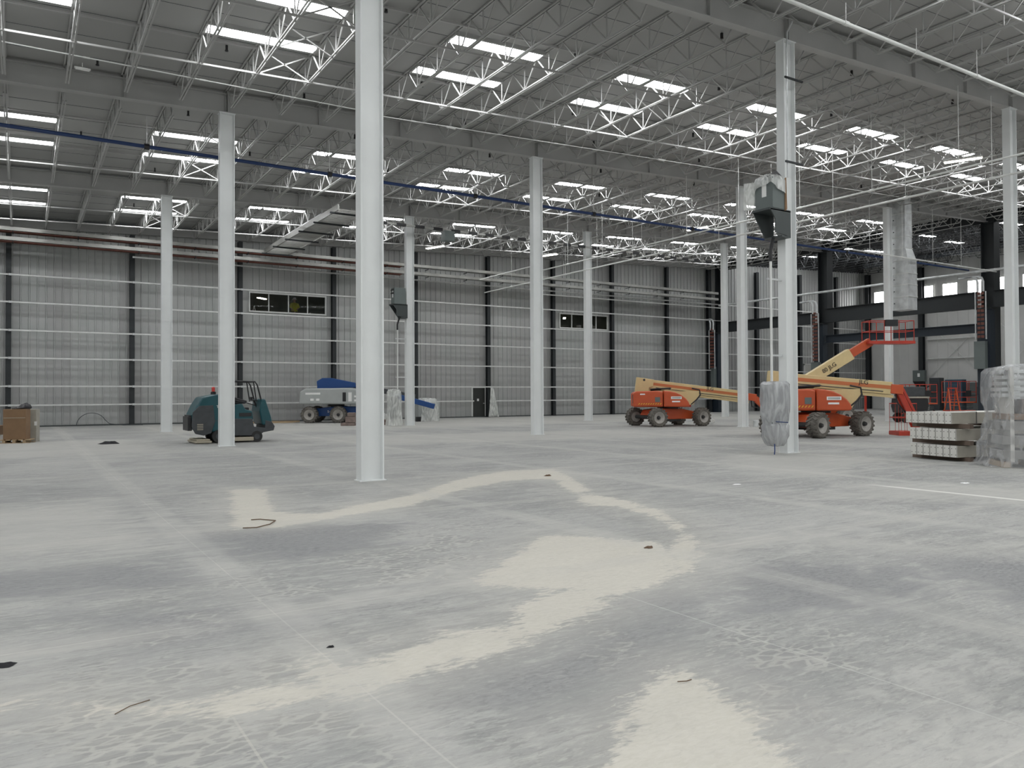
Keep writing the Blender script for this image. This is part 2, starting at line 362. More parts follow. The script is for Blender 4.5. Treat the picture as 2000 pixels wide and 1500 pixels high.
# beige dust swaths
d0 = g.m('ADD', g.m('ADD', attr('dust'), g.m('MULTIPLY', wob, .38)), g.m('MULTIPLY', g.m('SUBTRACT', nd1, .52), .45))
du = g.m('MULTIPLY', g.ss(d0, -.05, .07), g.m('SUBTRACT', 1.0, g.m('MULTIPLY', g.m('MULTIPLY', trk, lug), .8)))
dcol = g.mix(g.ss(nfine, .3, .7), (.50, .475, .41), (.60, .575, .51))
scr = g.m('MULTIPLY', g.ss(nd2, .54, .68), g.ss(noise(2.2, 3, .5), .45, .6))
dcol = g.mix(g.m('MULTIPLY', scr, .45), dcol, (.36, .345, .31))
base = g.mix(g.m('MULTIPLY', du, g.m('ADD', .62, g.m('MULTIPLY', nmid, .35)), ), base, dcol)
# faint wide dust haze around swaths
hz = g.m('MULTIPLY', g.ss(g.m('ADD', attr('dust'), wob), -.8, .2), .28)
base = g.mix(hz, base, (.50, .48, .425))
# saw-cut joints and the pale bands beside them
def line(coord, at, w, amt, col, rng=None):
    global base
    d = g.m('ABSOLUTE', g.m('SUBTRACT', coord, at)); k = g.m('SUBTRACT', 1.0, g.ss(d, w*.45, w))
    k = g.m('MULTIPLY', k, amt)
    if rng:
        oc = Y if coord is X else X
        k = g.m('MULTIPLY', k, g.m('MULTIPLY', g.ss(oc, rng[0]-.4, rng[0]+.4), g.m('SUBTRACT', 1.0, g.ss(oc, rng[1]-.4, rng[1]+.4))))
    base = g.mix(k, base, col)
jn = g.m('ADD', .35, g.m('MULTIPLY', g.ss(noise(1.1, 4), .35, .6), .65))
for xx in (1.64, 5.77, 9.9, 14.03, 18.16, 22.3):
    line(X, xx, .26, g.m('MULTIPLY', jn, .42), (.45, .445, .415)); line(X, xx, .008, g.m('MULTIPLY', jn, .42), (.52, .51, .47))
for yy in (1.83, 6.0, 10.2, 14.38, 18.6, 22.8):
    line(Y, yy, .22, g.m('MULTIPLY', jn, .30), (.43, .42, .39)); line(Y, yy, .012, g.m('MULTIPLY', jn, .45), (.52, .51, .47))
line(X, 13.0, .10, .8, (.66, .66, .62), (5.4, 8.4)); line(X, .93, .009, .4, (.52, .50, .45), (2.6, 4.25)); line(X, 4.2, .009, .45, (.5, .5, .47), (2.0, 5.1))
base = g.mix(g.m('MULTIPLY', g.ss(speck, .70, .78), .5), base, (.12, .11, .10))
g.l(base, bs.inputs['Base Color']); bs.inputs['Roughness'].default_value = .8; bs.inputs['Specular IOR Level'].default_value = .25
bh = g.m('ADD', g.m('MULTIPLY', nfine, .5), g.m('ADD', g.m('MULTIPLY', du, .5), g.m('MULTIPLY', g.m('MULTIPLY', trk, lug), -.5)))
bp = g.n('ShaderNodeBump', Strength=.35, Distance=.012); g.l(bh, bp.inputs['Height']); g.l(bp.outputs[0], bs.inputs['Normal'])
me.materials.append(m)

# ------------------------------------------------------------------ shell : walls and roof
m = bpy.data.materials.new('grey_corrugated_wall'); m.use_nodes = True; nt = m.node_tree; g = NG(nt); bs = nt.nodes['Principled BSDF']
geo = g.n('ShaderNodeNewGeometry'); pos = geo.outputs['Position']; sep = g.n('ShaderNodeSeparateXYZ'); g.l(pos, sep.inputs[0])
pn = g.m('FLOOR', g.m('DIVIDE', sep.outputs[0], 1.22)); wn = g.n('ShaderNodeTexWhiteNoise', _noise_dimensions='1D'); g.l(pn, wn.inputs['W'])
c = g.mix(wn.outputs['Value'], (.38, .38, .375), (.44, .45, .44))
n2 = g.n('ShaderNodeTexNoise', Scale=.5, Detail=3); g.l(pos, n2.inputs['Vector'])
c = g.mix(g.m('MULTIPLY', g.ss(n2.outputs['Fac'], .45, .65), .4), c, (.35, .375, .36)); g.l(c, bs.inputs['Base Color'])
bs.inputs['Roughness'].default_value = .45; bs.inputs['Metallic'].default_value = .15
M_WALL = m
W1 = (12.24, 17.3, 7.0, 8.3); W2 = (36.42, 41.4, 6.96, 8.2); DR = (28.43, 29.57, 0, 2.22)
mb = MB()
def ribs(x0, x1, z0, zf):
    pitch_ = .405; prof = []
    k = math.ceil((x0-.001)/pitch_); x = k*pitch_
    prof.append((x0, 0))
    while x < x1-.1:
        if x > x0+.03:
            prof += [(x-.05, 0), (x-.03, -.045), (x+.03, -.045), (x+.05, 0)]
        x += pitch_
    prof.append((x1, 0))
    n = len(prof); vs = []
    for (px, dy) in prof: vs += [(px, WY+dy, z0), (px, WY+dy, zf(px))]
    mb.add(vs, [(2*i, 2*i+2, 2*i+3, 2*i+1) for i in range(n-1)])
tp = lambda x: deck(x)-.02
ribs(XW, W1[0], 0, tp); ribs(W1[0], W1[1], 0, lambda x: W1[2]); ribs(W1[0], W1[1], W1[3], tp)
ribs(W1[1], DR[0], 0, tp); ribs(DR[0], DR[1], DR[3], tp); ribs(DR[1], W2[0], 0, tp)
ribs(W2[0], W2[1], 0, lambda x: W2[2]); ribs(W2[0], W2[1], W2[3], tp); ribs(W2[1], XEAST, 0, tp)
struct(mb.build('wall_north', M_WALL))
mb = MB(); y = YS
while y < WY-.3:
    y2 = min(y+1.0, WY); mb.add([(XEAST, y, 0), (XEAST, y2-.05, 0), (XEAST-.03, y2-.03, 0), (XEAST, y2, 0), (XEAST, y, 15), (XEAST, y2-.05, 15), (XEAST-.03, y2-.03, 15), (XEAST, y2, 15)],
                            [(0,1,5,4), (1,2,6,5), (2,3,7,6)]); y = y2
struct(mb.build('wall_east', M_PANEL))
struct(MB().add([(XW, YS, 0), (XW, WY, 0), (XW, WY, 12), (XW, YS, 12)], [(0,1,2,3)]).build('wall_west', M_WALL))
struct(MB().add([(XW, YS, 0), (XEAST, YS, 0), (XEAST, YS, 15), (XW, YS, 12)], [(0,1,2,3)]).build('wall_south', M_PANEL))
# roof liner with shallow seams
mb = MB(); y = YS
m = M_DECK
while y < WY:
    y2 = min(y+1.52, WY)
    for a, b, dz in ((y, y2-.05, 0), (y2-.05, y2, -.012)):
        mb.add([(XW, a, deck(XW)+dz), (XE, a, deck(XE)+dz), (XE, b, deck(XE)+dz), (XW, b, deck(XW)+dz)], [(0,1,2,3)])
    y = y2
struct(mb.build('ceiling', M_DECK))
mb = MB(); mb.add([(XE, YS, deck(XE)+.9), (XEAST, YS, deck(XEAST)+.9), (XEAST, WY, deck(XEAST)+.9), (XE, WY, deck(XE)+.9), (XE, YS, deck(XE)), (XE, WY, deck(XE)),
    (XE, WY-.001, deck(XE)-.1), (XEAST, WY-.001, deck(XEAST)-.1), (XEAST, WY-.001, deck(XEAST)+.9), (XE, WY-.001, deck(XE)+.9)], [(0,1,2,3), (0,3,5,4), (6,7,8,9)])
struct(mb.build('ceiling_dark', M_DECKD))
struct(MB().b2(XW, XE, WY-.16, WY-.05, 0, .07).build('trim_1', M_UNITD))

# ------------------------------------------------------------------ skylights
def sky_row(y0s, label_bay, xi, first=None):
    pass
FR = MB()
for a, b, c_, d in ((-1.56, 1.56, -.32, -.25), (-1.56, 1.56, .25, .32), (-1.56, -1.50, -.25, .25), (1.50, 1.56, -.25, .25)): FR.b2(a, b, c_, d, -.10, .02)
sk = thing('skylight', 'x', 'skylight', (0,0,0)); sk['group'] = 'roof skylights'
FR.build('frame', M_DECK, sk)
LN = MB(); nn = 8; prof = [(-.25+.5*i/nn, -.05-.06*math.sin(PI*i/nn)) for i in range(nn+1)]
vs = []; 
for x in (-1.5, 1.5):
    for (a, b) in prof: vs.append((x, a, b))
fs = [(i, i+1, nn+2+i, nn+1+i) for i in range(nn)] + [tuple(range(nn+1)), tuple(range(2*nn+1, nn, -1))]
LN.add(vs, fs).build('lens', M_SKY, sk)
sd = make_dup(sk)
bays = [('rear wall bay, added for light', -8.0, -5.2, range(-4, 9)), ('bay behind the camera, added for light', -3.6, -.6, range(-4, 9)), ('nearest roof bay, added for light', 6.9, 9.9, range(-4, 9)),  # skylights of these three unseen bays are added to light the floor
        ('second roof bay', 19.75, 22.2, range(-3, 8)), ('blue pipe bay', 32.1, 35.1, range(-3, 8)), ('corrugated wall bay', 43.2, 46.3, range(-3, 8))]
ff = True
for bn, ya, yb, rng in bays:
    for n, i in enumerate(rng):
        for w, yy in (('near', ya), ('far', yb)):
            x = GX + (4*i)*JS - .03
            if x > XE-2 or x < XW+2: continue
            lab = 'bright skylight, %s strip, %s pair from left, %s' % (w, ORD[n+1], bn)
            o = sk if ff else sd((0,0,0), 0, lab); ff = False
            o['label'] = lab; o.location = (x, yy, deck(x)-.03); o.rotation_euler = (0, -math.atan(SL), 0)
for n, (x, y) in enumerate([(58, 44), (63, 44), (68, 44), (60, 31), (66, 31), (72, 31), (62, 20), (68, 20), (57.5, 24.5), (62, 25.5), (58.5, 36), (64.5, 37), (70.5, 38), (58, 48.5), (64, 48.5)]):
    o = sd((x, y, deck(x)+.86), 0, 'skylight strip high between dark joists, %s over the crane hall' % ORD[n+1]); o.rotation_euler = (0, -math.atan(SL), 0)

# ------------------------------------------------------------------ joists
def joist_parts(L, mt, dep=.78):
    t = thing('roof_joist', 'x', 'roof joist', (0,0,0)); t['group'] = 'open web roof joists'
    a = MB()
    for s in (-1, 1): a.b2(s*.04-.022, s*.04+.022, 0, L, -.055, -.015)
    a.build('top_chord', mt, t)
    a = MB(); e = .75
    for s in (-1, 1): a.b2(s*.036-.02, s*.036+.02, e, L-e, -dep-.04, -dep)
    a.build('bottom_chord', mt, t)
    a = MB(); n = 8; p = (L-2*e)/n
    for i in range(n+1):
        yb = e+p*i
        for dy in (-p*.5, 0, p*.5):
            yt = max(.05, min(L-.05, yb+dy))
            if i in (0, n) and dy == 0: continue
            a.bar((0, yb, -dep-.02), (0, yt, -.04), .03, .03)
    a.bar((0, e, -dep), (0, .1, -.05), .04); a.bar((0, L-e, -dep), (0, L-.1, -.05), .04)
    a.build('web', mt, t)
    return t
ybays = [(1.83, SY, 'nearest bay'), (GY, SY, 'second bay'), (GY+SY, SY, 'blue pipe bay'), (GY+2*SY, WY-(GY+2*SY)-.15, 'corrugated wall bay')]
for (y0, L, bn) in ybays:
    root = joist_parts(L-.1, M_JOIST); dp = None; first = True; n = 0
    for k in range(-10, 32):
        x = GX+k*JS
        if x > XE-.3: break
        n += 1
        lab = 'white open-web roof joist, %s from left, %s' % (ORD[n], bn)
        if first: o = root; dp = make_dup(root); o['label'] = lab; first = False
        else: o = dp((0,0,0), 0, lab)
        o.location = (x, y0+.05, deck(x)-.0)
for (y0, L, bn) in ybays[1:]:
    root = joist_parts(L-.1, M_DARKJ, 1.1); first = True
    for n in range(15):
        x = XE+.8+n*1.5
        lab = 'dark crane hall roof joist, %s from crane columns, %s' % (ORD[n+1], bn)
        if first: o = root; dp = make_dup(root); o['label'] = lab; o['category'] = 'roof joist'; first = False
        else: o = dp((0,0,0), 0, lab)
        o.location = (x, y0+.05, deck(x)+.85)
# bridging bars along the chords and cross bracing
for (y0, L, bn) in ybays[:]:
    for fr, nm in ((.36, 'near'), (.68, 'far')):
        y = y0+L*fr
        for top in (0, 1):
            xa, xb = GX-10*JS, XE-1
            dz = -.83 if not top else -.10
            o = MB().bar((xa, y, deck(xa)+dz), (xb, y, deck(xb)+dz), .05, .05).build('bridging_bar', M_JOIST)
            tag(o, 'thin white bar tying %s joist chords, %s line, %s' % ('upper' if top else 'lower', nm, bn), 'bridging bar', 'bars tying the joists')
for j, (y0, L, bn) in enumerate(ybays[:]):
    for i in range(-1, 4):
        x = GX+i*SX
        if x < -8 or x > 45: continue
        t = thing('cross_brace', 'crossed white braces between joists, %s set from left, %s' % (ORD[i+2], bn), 'brace', (x, y0, deck(x)), 0, 'cross braces between joists')
        for fr in (.36, .52, .68):
            a = MB(); a.bar((0, L*fr, -.83), (JS, L*fr, -.05+SL*JS), .035); a.bar((0, L*fr, -.05), (JS, L*fr, -.83+SL*JS), .035); a.build('diagonal_pair', M_JOIST, t)

# ------------------------------------------------------------------ columns and girders
COLH = lambda x: deck(x)-.13-.63
def column(i, j, label):
    x, y = GX+i*SX, GY+j*SY
    t = thing('steel_column', label, 'column', (x, y, 0), 0, 'white painted columns')
    h = COLH(x); a = MB()
    w, b, tf = .47, .27, .03
    a.b2(-w/2, -w/2+tf, -b/2, b/2, .02, h-.03); a.build('flange', M_COL, t)
    a = MB(); a.b2(w/2-tf, w/2, -b/2, b/2, .02, h-.03); a.build('flange', M_COL, t)
    a = MB(); a.b2(-w/2+tf, w/2-tf, -.012, .012, .02, h-.03); a.build('web', M_COL, t)
    MB().b2(-.27, .27, -.17, .17, 0, .02).build('base_plate', M_COL, t)
    MB().b2(-.26, .26, -.16, .16, h-.03, h-.002).build('cap_plate', M_COL, t)
    return t
CL = {(0,0): 'nearest white column, the tallest and widest in the view', (1,0): 'white column carrying the large grey box high up and a wrapped cabinet below',
 (2,0): 'white column at the right edge above the plastic-wrapped pile', (0,1): 'white column standing in front of the teal floor scrubber', (1,1): 'white column in mid hall just left of the small far window',
 (2,1): 'white column at the boom tip of the left orange lift, small grey can at its foot', (3,1): 'white column beside the tall galvanized duct', (0,2): 'far white column left of the teal scrubber',
 (1,2): 'far white column carrying the small grey box and cable down to wrapped gear', (2,2): 'far white column crossing the small right-hand window', (3,2): 'far white column just left of the orange lift boom tip'}
CL[(2,1)] = 'white column hiding the boom tip of the left orange lift'
for i in range(-1, 4):
    for j in range(-1, 3):
        column(i, j, CL.get((i, j), 'white column, %s row from the corrugated wall, %s from left, outside the view' % (ORD[3-j], ORD[i+2])))
STF = None
rows = ['girder row behind the viewer', 'first girder row', 'second girder row', 'third girder row']
for j in range(-1, 3):
    y = GY+j*SY
    for i in range(-2, 4):
        x0 = GX+i*SX; x1 = x0+SX
        x0 = max(x0, XW+.1); x1 = min(x1, XE-.1)
        t = thing('roof_girder', 'grey-white roof girder, %s span from left, %s' % (ORD[i+3], rows[j+1]), 'girder', (x0, y, deck(x0)-.13), 0, 'main roof girders')
        L = x1-x0-.02; s = SL*L
        def sl(z0, z1, w):
            return MB().add([(0, -w/2, z0), (0, w/2, z0), (0, w/2, z1), (0, -w/2, z1), (L, -w/2, z0+s), (L, w/2, z0+s), (L, w/2, z1+s), (L, -w/2, z1+s)],
                            [(0,1,2,3), (4,7,6,5), (0,4,5,1), (2,6,7,3), (0,3,7,4), (1,5,6,2)])
        sl(-.025, 0, .26).build('top_flange', M_GIRD, t); sl(-.63, -.605, .26).build('bottom_flange', M_GIRD, t); sl(-.605, -.025, .014).build('web', M_GIRD, t)
        for k in range(0, 9, 2):
            px = min(L-.02, k*JS+.02)
            if STF is None: STF = MB().b2(-.006, .006, -.12, .12, -.60, -.03).build('stiffener', M_GIRD, t); so = STF
            else: so = STF.copy(); C.objects.link(so); so.parent = t
            so.location = (px, 0, SL*px)
# edge angle by the wall
o = MB().bar((XW+.2, WY-.22, deck(XW)-.35), (XE-.2, WY-.22, deck(XE)-.35), .1, .5).build('eave_beam', M_GIRD); tag(o, 'long grey beam where the roof meets the corrugated wall', 'beam')

# ------------------------------------------------------------------ north wall framing
WC = [-12.6, -6.6, -.56, 5.52, 11.65, 17.71, 23.7, 29.66, 35.62, 41.6, 47.75, 52.9, 59.3, 65.6, 71.4]
for n, x in enumerate(WC):
    dark = M_WCOL
    t = thing('wall_column', 'dark grey wall column, %s from the left along the corrugated wall' % ORD[n+1], 'wall column', (x, WY-.36, 0), 0, 'dark columns on the corrugated wall')
    h = deck(x)-.7; wd = .26 if x < XE-2 else .36
    for s in (-1, 1): MB().b2(-wd/2, wd/2, s*.15-.01, s*.15+.01, 0, h).build('flange', dark, t)
    MB().b2(-.01, .01, -.14, .14, 0, h).build('web', dark, t)
GZ = [1.25, 2.29, 3.83, 5.34, 6.87, 8.36, 9.84]
GN = ['lowest', 'second', 'third', 'fourth', 'fifth', 'sixth', 'top']
for k, z in enumerate(GZ):
    for n in range(len(WC)):
        x0 = WC[n]; x1 = WC[n+1] if n+1 < len(WC) else XEAST-.1
        if k == 6 and x0 < 5 : continue
        if k == 0 and x0 < 29.5 < x1+.1 and x0 > 23: x1 = DR[0]-.1
        t = thing('wall_girt', '%s galvanized wall rail, %s span from the left of the corrugated wall' % (GN[k], ORD[n+1]), 'wall rail', (x0, WY-.60, z), 0, 'galvanized rails across the wall')
        L = x1-x0-.01
        MB().b2(0, L, 0, .06, -.0, .008).b2(0, L, 0, .012, -.07, .008).b2(0, L, 0, .16, -.078, -.07).build('rail', M_GIRT, t)
        MB().b2(0, .14, -.012, 0, -.1, .02).build('splice_plate', M_GALV, t)

# office windows with the man in the hi-vis vest behind
def win(n, w, panes):
    x0, x1, z0, z1 = w; t = bpy.data.objects.new('window_%d' % n, None); C.objects.link(t); t.location = (x0, WY-.1, z0); struct(t)
    W, H = x1-x0, z1-z0; a = MB()
    a.b2(0, W, -.02, .12, 0, .09).b2(0, W, -.02, .12, H-.09, H).b2(0, .09, -.02, .12, .09, H-.09).b2(W-.09, W, -.02, .12, .09, H-.09)
    for k in range(1, panes): a.b2(W*k/panes-.025, W*k/panes+.025, 0, .1, .09, H-.09)
    a.build('frame', M_FRAME, t)
    for k in range(panes):
        MB().b2(W*k/panes+.03, W*(k+1)/panes-.03, .055, .065, .09, H-.09).build('pane', M_GLASS, t)
    a = MB(); d = 5.0                                       # office behind, open front
    q = [(-2, .2, -.6), (W+2, .2, -.6), (W+2, d, -.6), (-2, d, -.6), (-2, .2, 2.4), (W+2, .2, 2.4), (W+2, d, 2.4), (-2, d, 2.4)]
    a.add(q, [(0,1,2,3), (4,7,6,5), (0,3,7,4), (1,5,6,2), (2,6,7,3)]); a.build('office_room', M_OFFICE, t)
    return t
win(1, W1, 4); win(2, W2, 4)
for (x, y, z, L, dx) in ((13.3, 52.6, 8.15, .7, .35), (38.9, 53.5, 8.15, 1.0, .3)):
    o = MB().bar((x, y, z), (x+dx+L*.4, y+L, z+.02), .22, .05).build('ceiling_lamp', M_LAMP); tag(o, 'lit lamp glowing inside the %s office window' % ('left' if x < 20 else 'right'), 'lamp')
for k, (x, w) in enumerate(((39.4, .3), (40.1, .8), (40.9, .35))):
    o = MB().b2(x, x+w, 52.2, 52.5, 6.4, 7.45+.1*(k%2)).build('white_carton', M_WHITE, bevel=.02); tag(o, 'white carton on the sill of the right office window, %s from left' % ORD[k+1], 'carton')
for k, (x, z) in enumerate(((12.6, 7.5), (13.2, 7.2), (16.3, 7.25))):
    a = MB(); a.bar((x, 51.9, 6.4), (x+.25, 51.9, z), .05).bar((x+.55, 51.9, 6.4), (x+.25, 51.9, z), .05).bar((x+.05, 51.9, 6.9), (x+.5, 51.9, 6.9), .04)
    o = a.build('work_trestle', M_LAMPOFF); tag(o, 'pale trestle standing behind the left office window, %s from left' % ORD[k+1], 'trestle')
# person
def person():
    t = thing('person', 'person in a yellow vest and white hat standing behind the left office window', 'person', (15.55, 52.1, 6.4))
    joints = [(0,0,.92,.15),(0,0,1.15,.15),(0,0,1.38,.17),(0,0,1.5,.07),(0,0,1.58,.06),(0,-.01,1.68,.095),(0,0,1.78,.07),
      (.19,0,1.42,.06),(.27,-.05,1.15,.048),(.12,-.22,1.02,.04),(.05,-.27,1.02,.035),
      (-.19,0,1.42,.06),(-.27,-.03,1.14,.048),(-.17,-.2,.98,.04),(-.1,-.26,.98,.035),
      (.1,0,.85,.1),(.11,-.02,.48,.075),(.11,.02,.1,.05),(.12,-.14,.04,.045),(-.1,0,.85,.1),(-.11,-.02,.48,.075),(-.11,.02,.1,.05),(-.12,-.14,.04,.045)]
    ed = [(0,1),(1,2),(2,3),(3,4),(4,5),(5,6),(2,7),(7,8),(8,9),(9,10),(2,11),(11,12),(12,13),(13,14),(0,15),(15,16),(16,17),(17,18),(0,19),(19,20),(20,21),(21,22)]
    me = bpy.data.meshes.new('body'); me.from_pydata([j[:3] for j in joints], ed, []); o = bpy.data.objects.new('body', me); C.objects.link(o); o.parent = t
    sm = o.modifiers.new('skin', 'SKIN'); lay = me.skin_vertices[0] if me.skin_vertices else None
    if lay is None:
        bm = bmesh.new(); bm.from_mesh(me); bm.verts.layers.skin.verify(); bm.to_mesh(me); bm.free(); lay = me.skin_vertices[0]
    for d, j in zip(lay.data, joints): d.radius = (j[3], j[3]*.85)
    lay.data[0].use_root = True
    o.modifiers.new('sub', 'SUBSURF').render_levels = 2
    me.materials.append(M_SKIN)
    a = MB()                                             # vest : flattened tapering shell
    rings = [(.90, .215, .165), (1.1, .215, .165), (1.3, .235, .175), (1.42, .25, .16), (1.49, .16, .11)]
    vs = [(rx*math.cos(2*PI*k/16), ry*math.sin(2*PI*k/16), z) for z, rx, ry in rings for k in range(16)]
    a.add(vs, [(i*16+k, i*16+(k+1)%16, (i+1)*16+(k+1)%16, (i+1)*16+k) for i in range(4) for k in range(16)])
    for s in (-1, 1): a.tube([(s*.18, 0, 1.43), (s*.25, -.03, 1.28), (s*.275, -.04, 1.15)], [.085, .075, .065], 10)
    a.build('vest', M_VEST, t, smooth=True)
    a = MB()
    for s in (-1, 1): a.tube([(s*.1, 0, .95), (s*.11, -.01, .5), (s*.11, .02, .1)], [.12, .09, .075], 10)
    a.build('trousers', M_TROU, t, smooth=True)
    a = MB(); a.lathe([(.0, .14), (.08, .125), (.115, .07), (.12, 0), (.17, -.005), (.17, -.015), (.12, -.015)], (0, -.01, 1.72), 'z', 16); a.build('hard_hat', M_HAT, t, smooth=True)
    a = MB(); 
    for s in (-1, 1): a.box((s*.035, -.098, 1.69), (.022, .01, .012))
    a.build('eyes', M_INK, t)
person()

# exit door with its white frame and the loose sheet
t = bpy.data.objects.new('door_1', None); C.objects.link(t); t.location = (DR[0], WY-.12, 0); struct(t)
W = DR[1]-DR[0]
MB().b2(-.06, .05, 0, .12, 0, 2.28).b2(W-.05, W+.06, 0, .12, 0, 2.28).b2(.05, W-.05, 0, .12, 2.18, 2.28).build('door_frame', M_FRAME, t)
dl = MB().b2(.05, W-.05, .04, .09, .01, 2.18).build('door_leaf', M_DOORB, t); MB().b2(.42, .58, .03, .04, 1.2, 1.38).build('notice', M_WHITE, dl); MB().b2(W-.2, W-.1, 0, .04, 1.0, 1.06).build('door_handle', M_GALV, dl)
def drape(name, label, pts_top, pts_bot, folds, amp, mt, cat, loc, seed=1):   # hanging sheet between two polylines
    rnd = random.Random(seed); nu, nv = folds*4, 10; vs = []
    ph = [rnd.uniform(0, 6.28) for _ in range(4)]
    def along(pts, u):
        k = u*(len(pts)-1); i = min(int(k), len(pts)-2); return Vector(pts[i]).lerp(Vector(pts[i+1]), k-i)
    for j in range(nv+1):
        v = j/nv
        for i in range(nu+1):
            u = i/nu; p = along(pts_top, u).lerp(along(pts_bot, u), v)
            d = amp*(.3+v)*(math.sin(u*folds*2*PI+ph[0]+v*1.5)+.5*math.sin(u*folds*5+ph[1]-v*3))
            p = p+Vector((d*.3, -abs(d), amp*.3*math.sin(u*9+ph[2]))); vs.append(p)
    fs = [(j*(nu+1)+i, j*(nu+1)+i+1, (j+1)*(nu+1)+i+1, (j+1)*(nu+1)+i) for j in range(nv) for i in range(nu)]
    o = MB().add(vs, fs).build(name, mt, loc=loc, smooth=True); s = o.modifiers.new('solid', 'SOLIDIFY'); s.thickness = .004
    return tag(o, label, cat)
drape('plastic_sheet', 'loose clear plastic sheet hanging beside the dark exit door', [(-.05,0,2.2),(.2,0,2.15)], [(-.25,0,.03),(.65,0,.01)], 4, .05, M_PLASW, 'plastic sheet', (29.72, WY-.68, .0), 3)

# ------------------------------------------------------------------ runs in front of the north wall
def run(name, label, cat, zc, y, x0, x1, group):
    t = thing(name, label, cat, (x0, y, zc), 0, group); L = x1-x0; a = MB()
    a.b2(0, L, -.25, -.22, -.02, .17).b2(0, L, .22, .25, -.02, .17)
    a.b2(0, L, -.22, .22, -.02, 0)
    a.build('tray', M_TRAY, t)
    MB().tube([(0, -.15, -.07), (32, -.15, -.07)], .032).tube([(0, .1, -.09), (32, .1, -.09)], .035).build('red_brown_pipes', M_RUST, t)
    a = MB(); k = .5
    while k < L: a.b2(k, k+.05, -.24, .24, -.14, -.11).b2(k, k+.03, -.24, -.2, -.14, 0); k += 3.04
    a.build('hangers', M_WCOL, t)
run('cable_tray', 'upper galvanized tray with rust-red pipes along the corrugated wall top', 'cable tray', 10.50, 49.2, -10, 52.5, 'trays along the corrugated wall')
run('cable_tray', 'lower galvanized tray with rust-red pipes along the corrugated wall', 'cable tray', 9.98, 49.2, -10, 52.5, 'trays along the corrugated wall')
def hangers(pts, zt, r=.012):
    a = MB()
    for x, y, z in pts: a.tube([(x, y, z), (x, y, zt(x))], r, 5)
    return a
def pipe(name, label, cat, pts, r, mt, couple=6.2, hang=None, group=None, cmat=None, clr=1.35):
    t = thing(name, label, cat, pts[0], 0, group); o = Vector(pts[0])
    MB().tube([Vector(p)-o for p in pts], r, 12).build('pipe', mt, t, smooth=True)
    L = (Vector(pts[1])-Vector(pts[0])); n = int(L.length/couple); d = L.normalized()
    for k in range(1, n+1):
        c = d*(k*couple-couple/2); MB().tube([c-d*.08, c+d*.08], r*clr, 10).build('coupling', cmat or mt, t)
    if hang:
        hp = [o+d*(k*hang-hang/2) for k in range(1, int(L.length/hang)+1)]
        for p in hp: MB().tube([p-o+Vector((0,0,r)), Vector((p.x, p.y, deck(p.x)-.83))-o], .012, 5).build('hanger_rod', M_GIRT, t)
    return t
pipe('blue_pipe', 'dark blue pipe running level across the hall under the joists', 'pipe', [(-12, 28.1, 9.88), (54, 28.1, 9.88)], .062, M_BLUE, 6.2, 6.2, cmat=M_BLK2, clr=1.6)
pipe('sprinkler_main', 'thick white pipe crossing the upper right corner in front of the first girder', 'pipe', [(-12, 11.95, 10.9), (42, 12.02, 10.9)], .05, M_WPIPE, 3.1, 3.1, clr=1.3)
pipe('sprinkler_line', 'white sprinkler line over the hall with an upturned end, the upper of two', 'pipe', [(26.1, 3, 9.0), (26.1, 38.2, 9.0), (26.1, 38.4, 9.4), (26.1, 45.5, 9.4)], .035, M_WPIPE, 3.1, 3.1, 'sprinkler lines')
pipe('sprinkler_line', 'white sprinkler line over the hall, the lower and right one of two', 'pipe', [(28.2, 3, 9.0), (28.2, 48.5, 9.0)], .04, M_WPIPE, 3.1, 3.1, 'sprinkler lines')
pipe('water_pipe', 'white pipe below the trays near the right end of the corrugated wall', 'pipe', [(33, 49.6, 9.38), (53.6, 49.6, 9.38)], .045, M_WPIPE, 3.0, 6.0)
pipe('water_pipe', 'white pipe crossing the crane hall in front of the galvanized duct', 'pipe', [(38, 25.85, 9.4), (53.0, 25.85, 9.4)], .04, M_WPIPE, 3.0, 3.1)
pipe('thin_pipe', 'thin white pipe just under the joists left of the nearest column', 'pipe', [(-12, 23.9, 10.72), (9.8, 24.2, 11.0)], .018, M_WPIPE, 3, None)
pipe('thin_pipe', 'thin white pipe continuing under the joists right of the nearest column', 'pipe', [(9.9, 24.4, 11.0), (40, 24.4, 12.2)], .018, M_WPIPE, 3, None)
# sagging busway with black sections
t = thing('busway', 'thin black and silver busway hung across the hall before the third girder', 'busway', (13.5, 38.6, 10.86))
MB().b2(0, 27.5, -.05, .05, -.09, .0).build('bar', M_TRAY, t)
a = MB(); k = .2
while k < 27:
    if k < .3: bsx = MB().b2(0, .55, -.07, .07, -.12, .03).build('black_section', M_BLK2, t); o = bsx
    else: o = bsx.copy(); C.objects.link(o); o.parent = t
    o.location = (k, 0, 0); k += 1.1
MB().b2(6.3, 6.9, -.25, .25, -.65, -.12).build('tap_box', M_UNIT, t)
h = MB()
for k in range(1, 27, 3): MB().tube([(k, 0, 0), (k, 0, deck(13.5+k)-.8-10.86)], .012, 5).build('hanger_rod', M_GIRT, t)
# wide ladder tray along y
t = thing('ladder_tray', 'wide galvanized ladder tray climbing away over the hall beside the nearest column', 'cable tray', (13.45, 35.6, 10.45))
MB().b2(-.75, -.68, 0, 13.2, 0, .28).b2(.68, .75, 0, 13.2, 0, .28).build('side_rails', M_TRAY, t)
a = MB()
for k in range(44): a.b2(-.68, .68, .1+k*.3, .16+k*.3, .03, .08)
a.build('rungs', M_TRAY, t)
for k in range(6): MB().b2(-.95, .95, .5+k*2.5, .58+k*2.5, -.08, 0).build('trapeze_bar', M_WCOL, t)
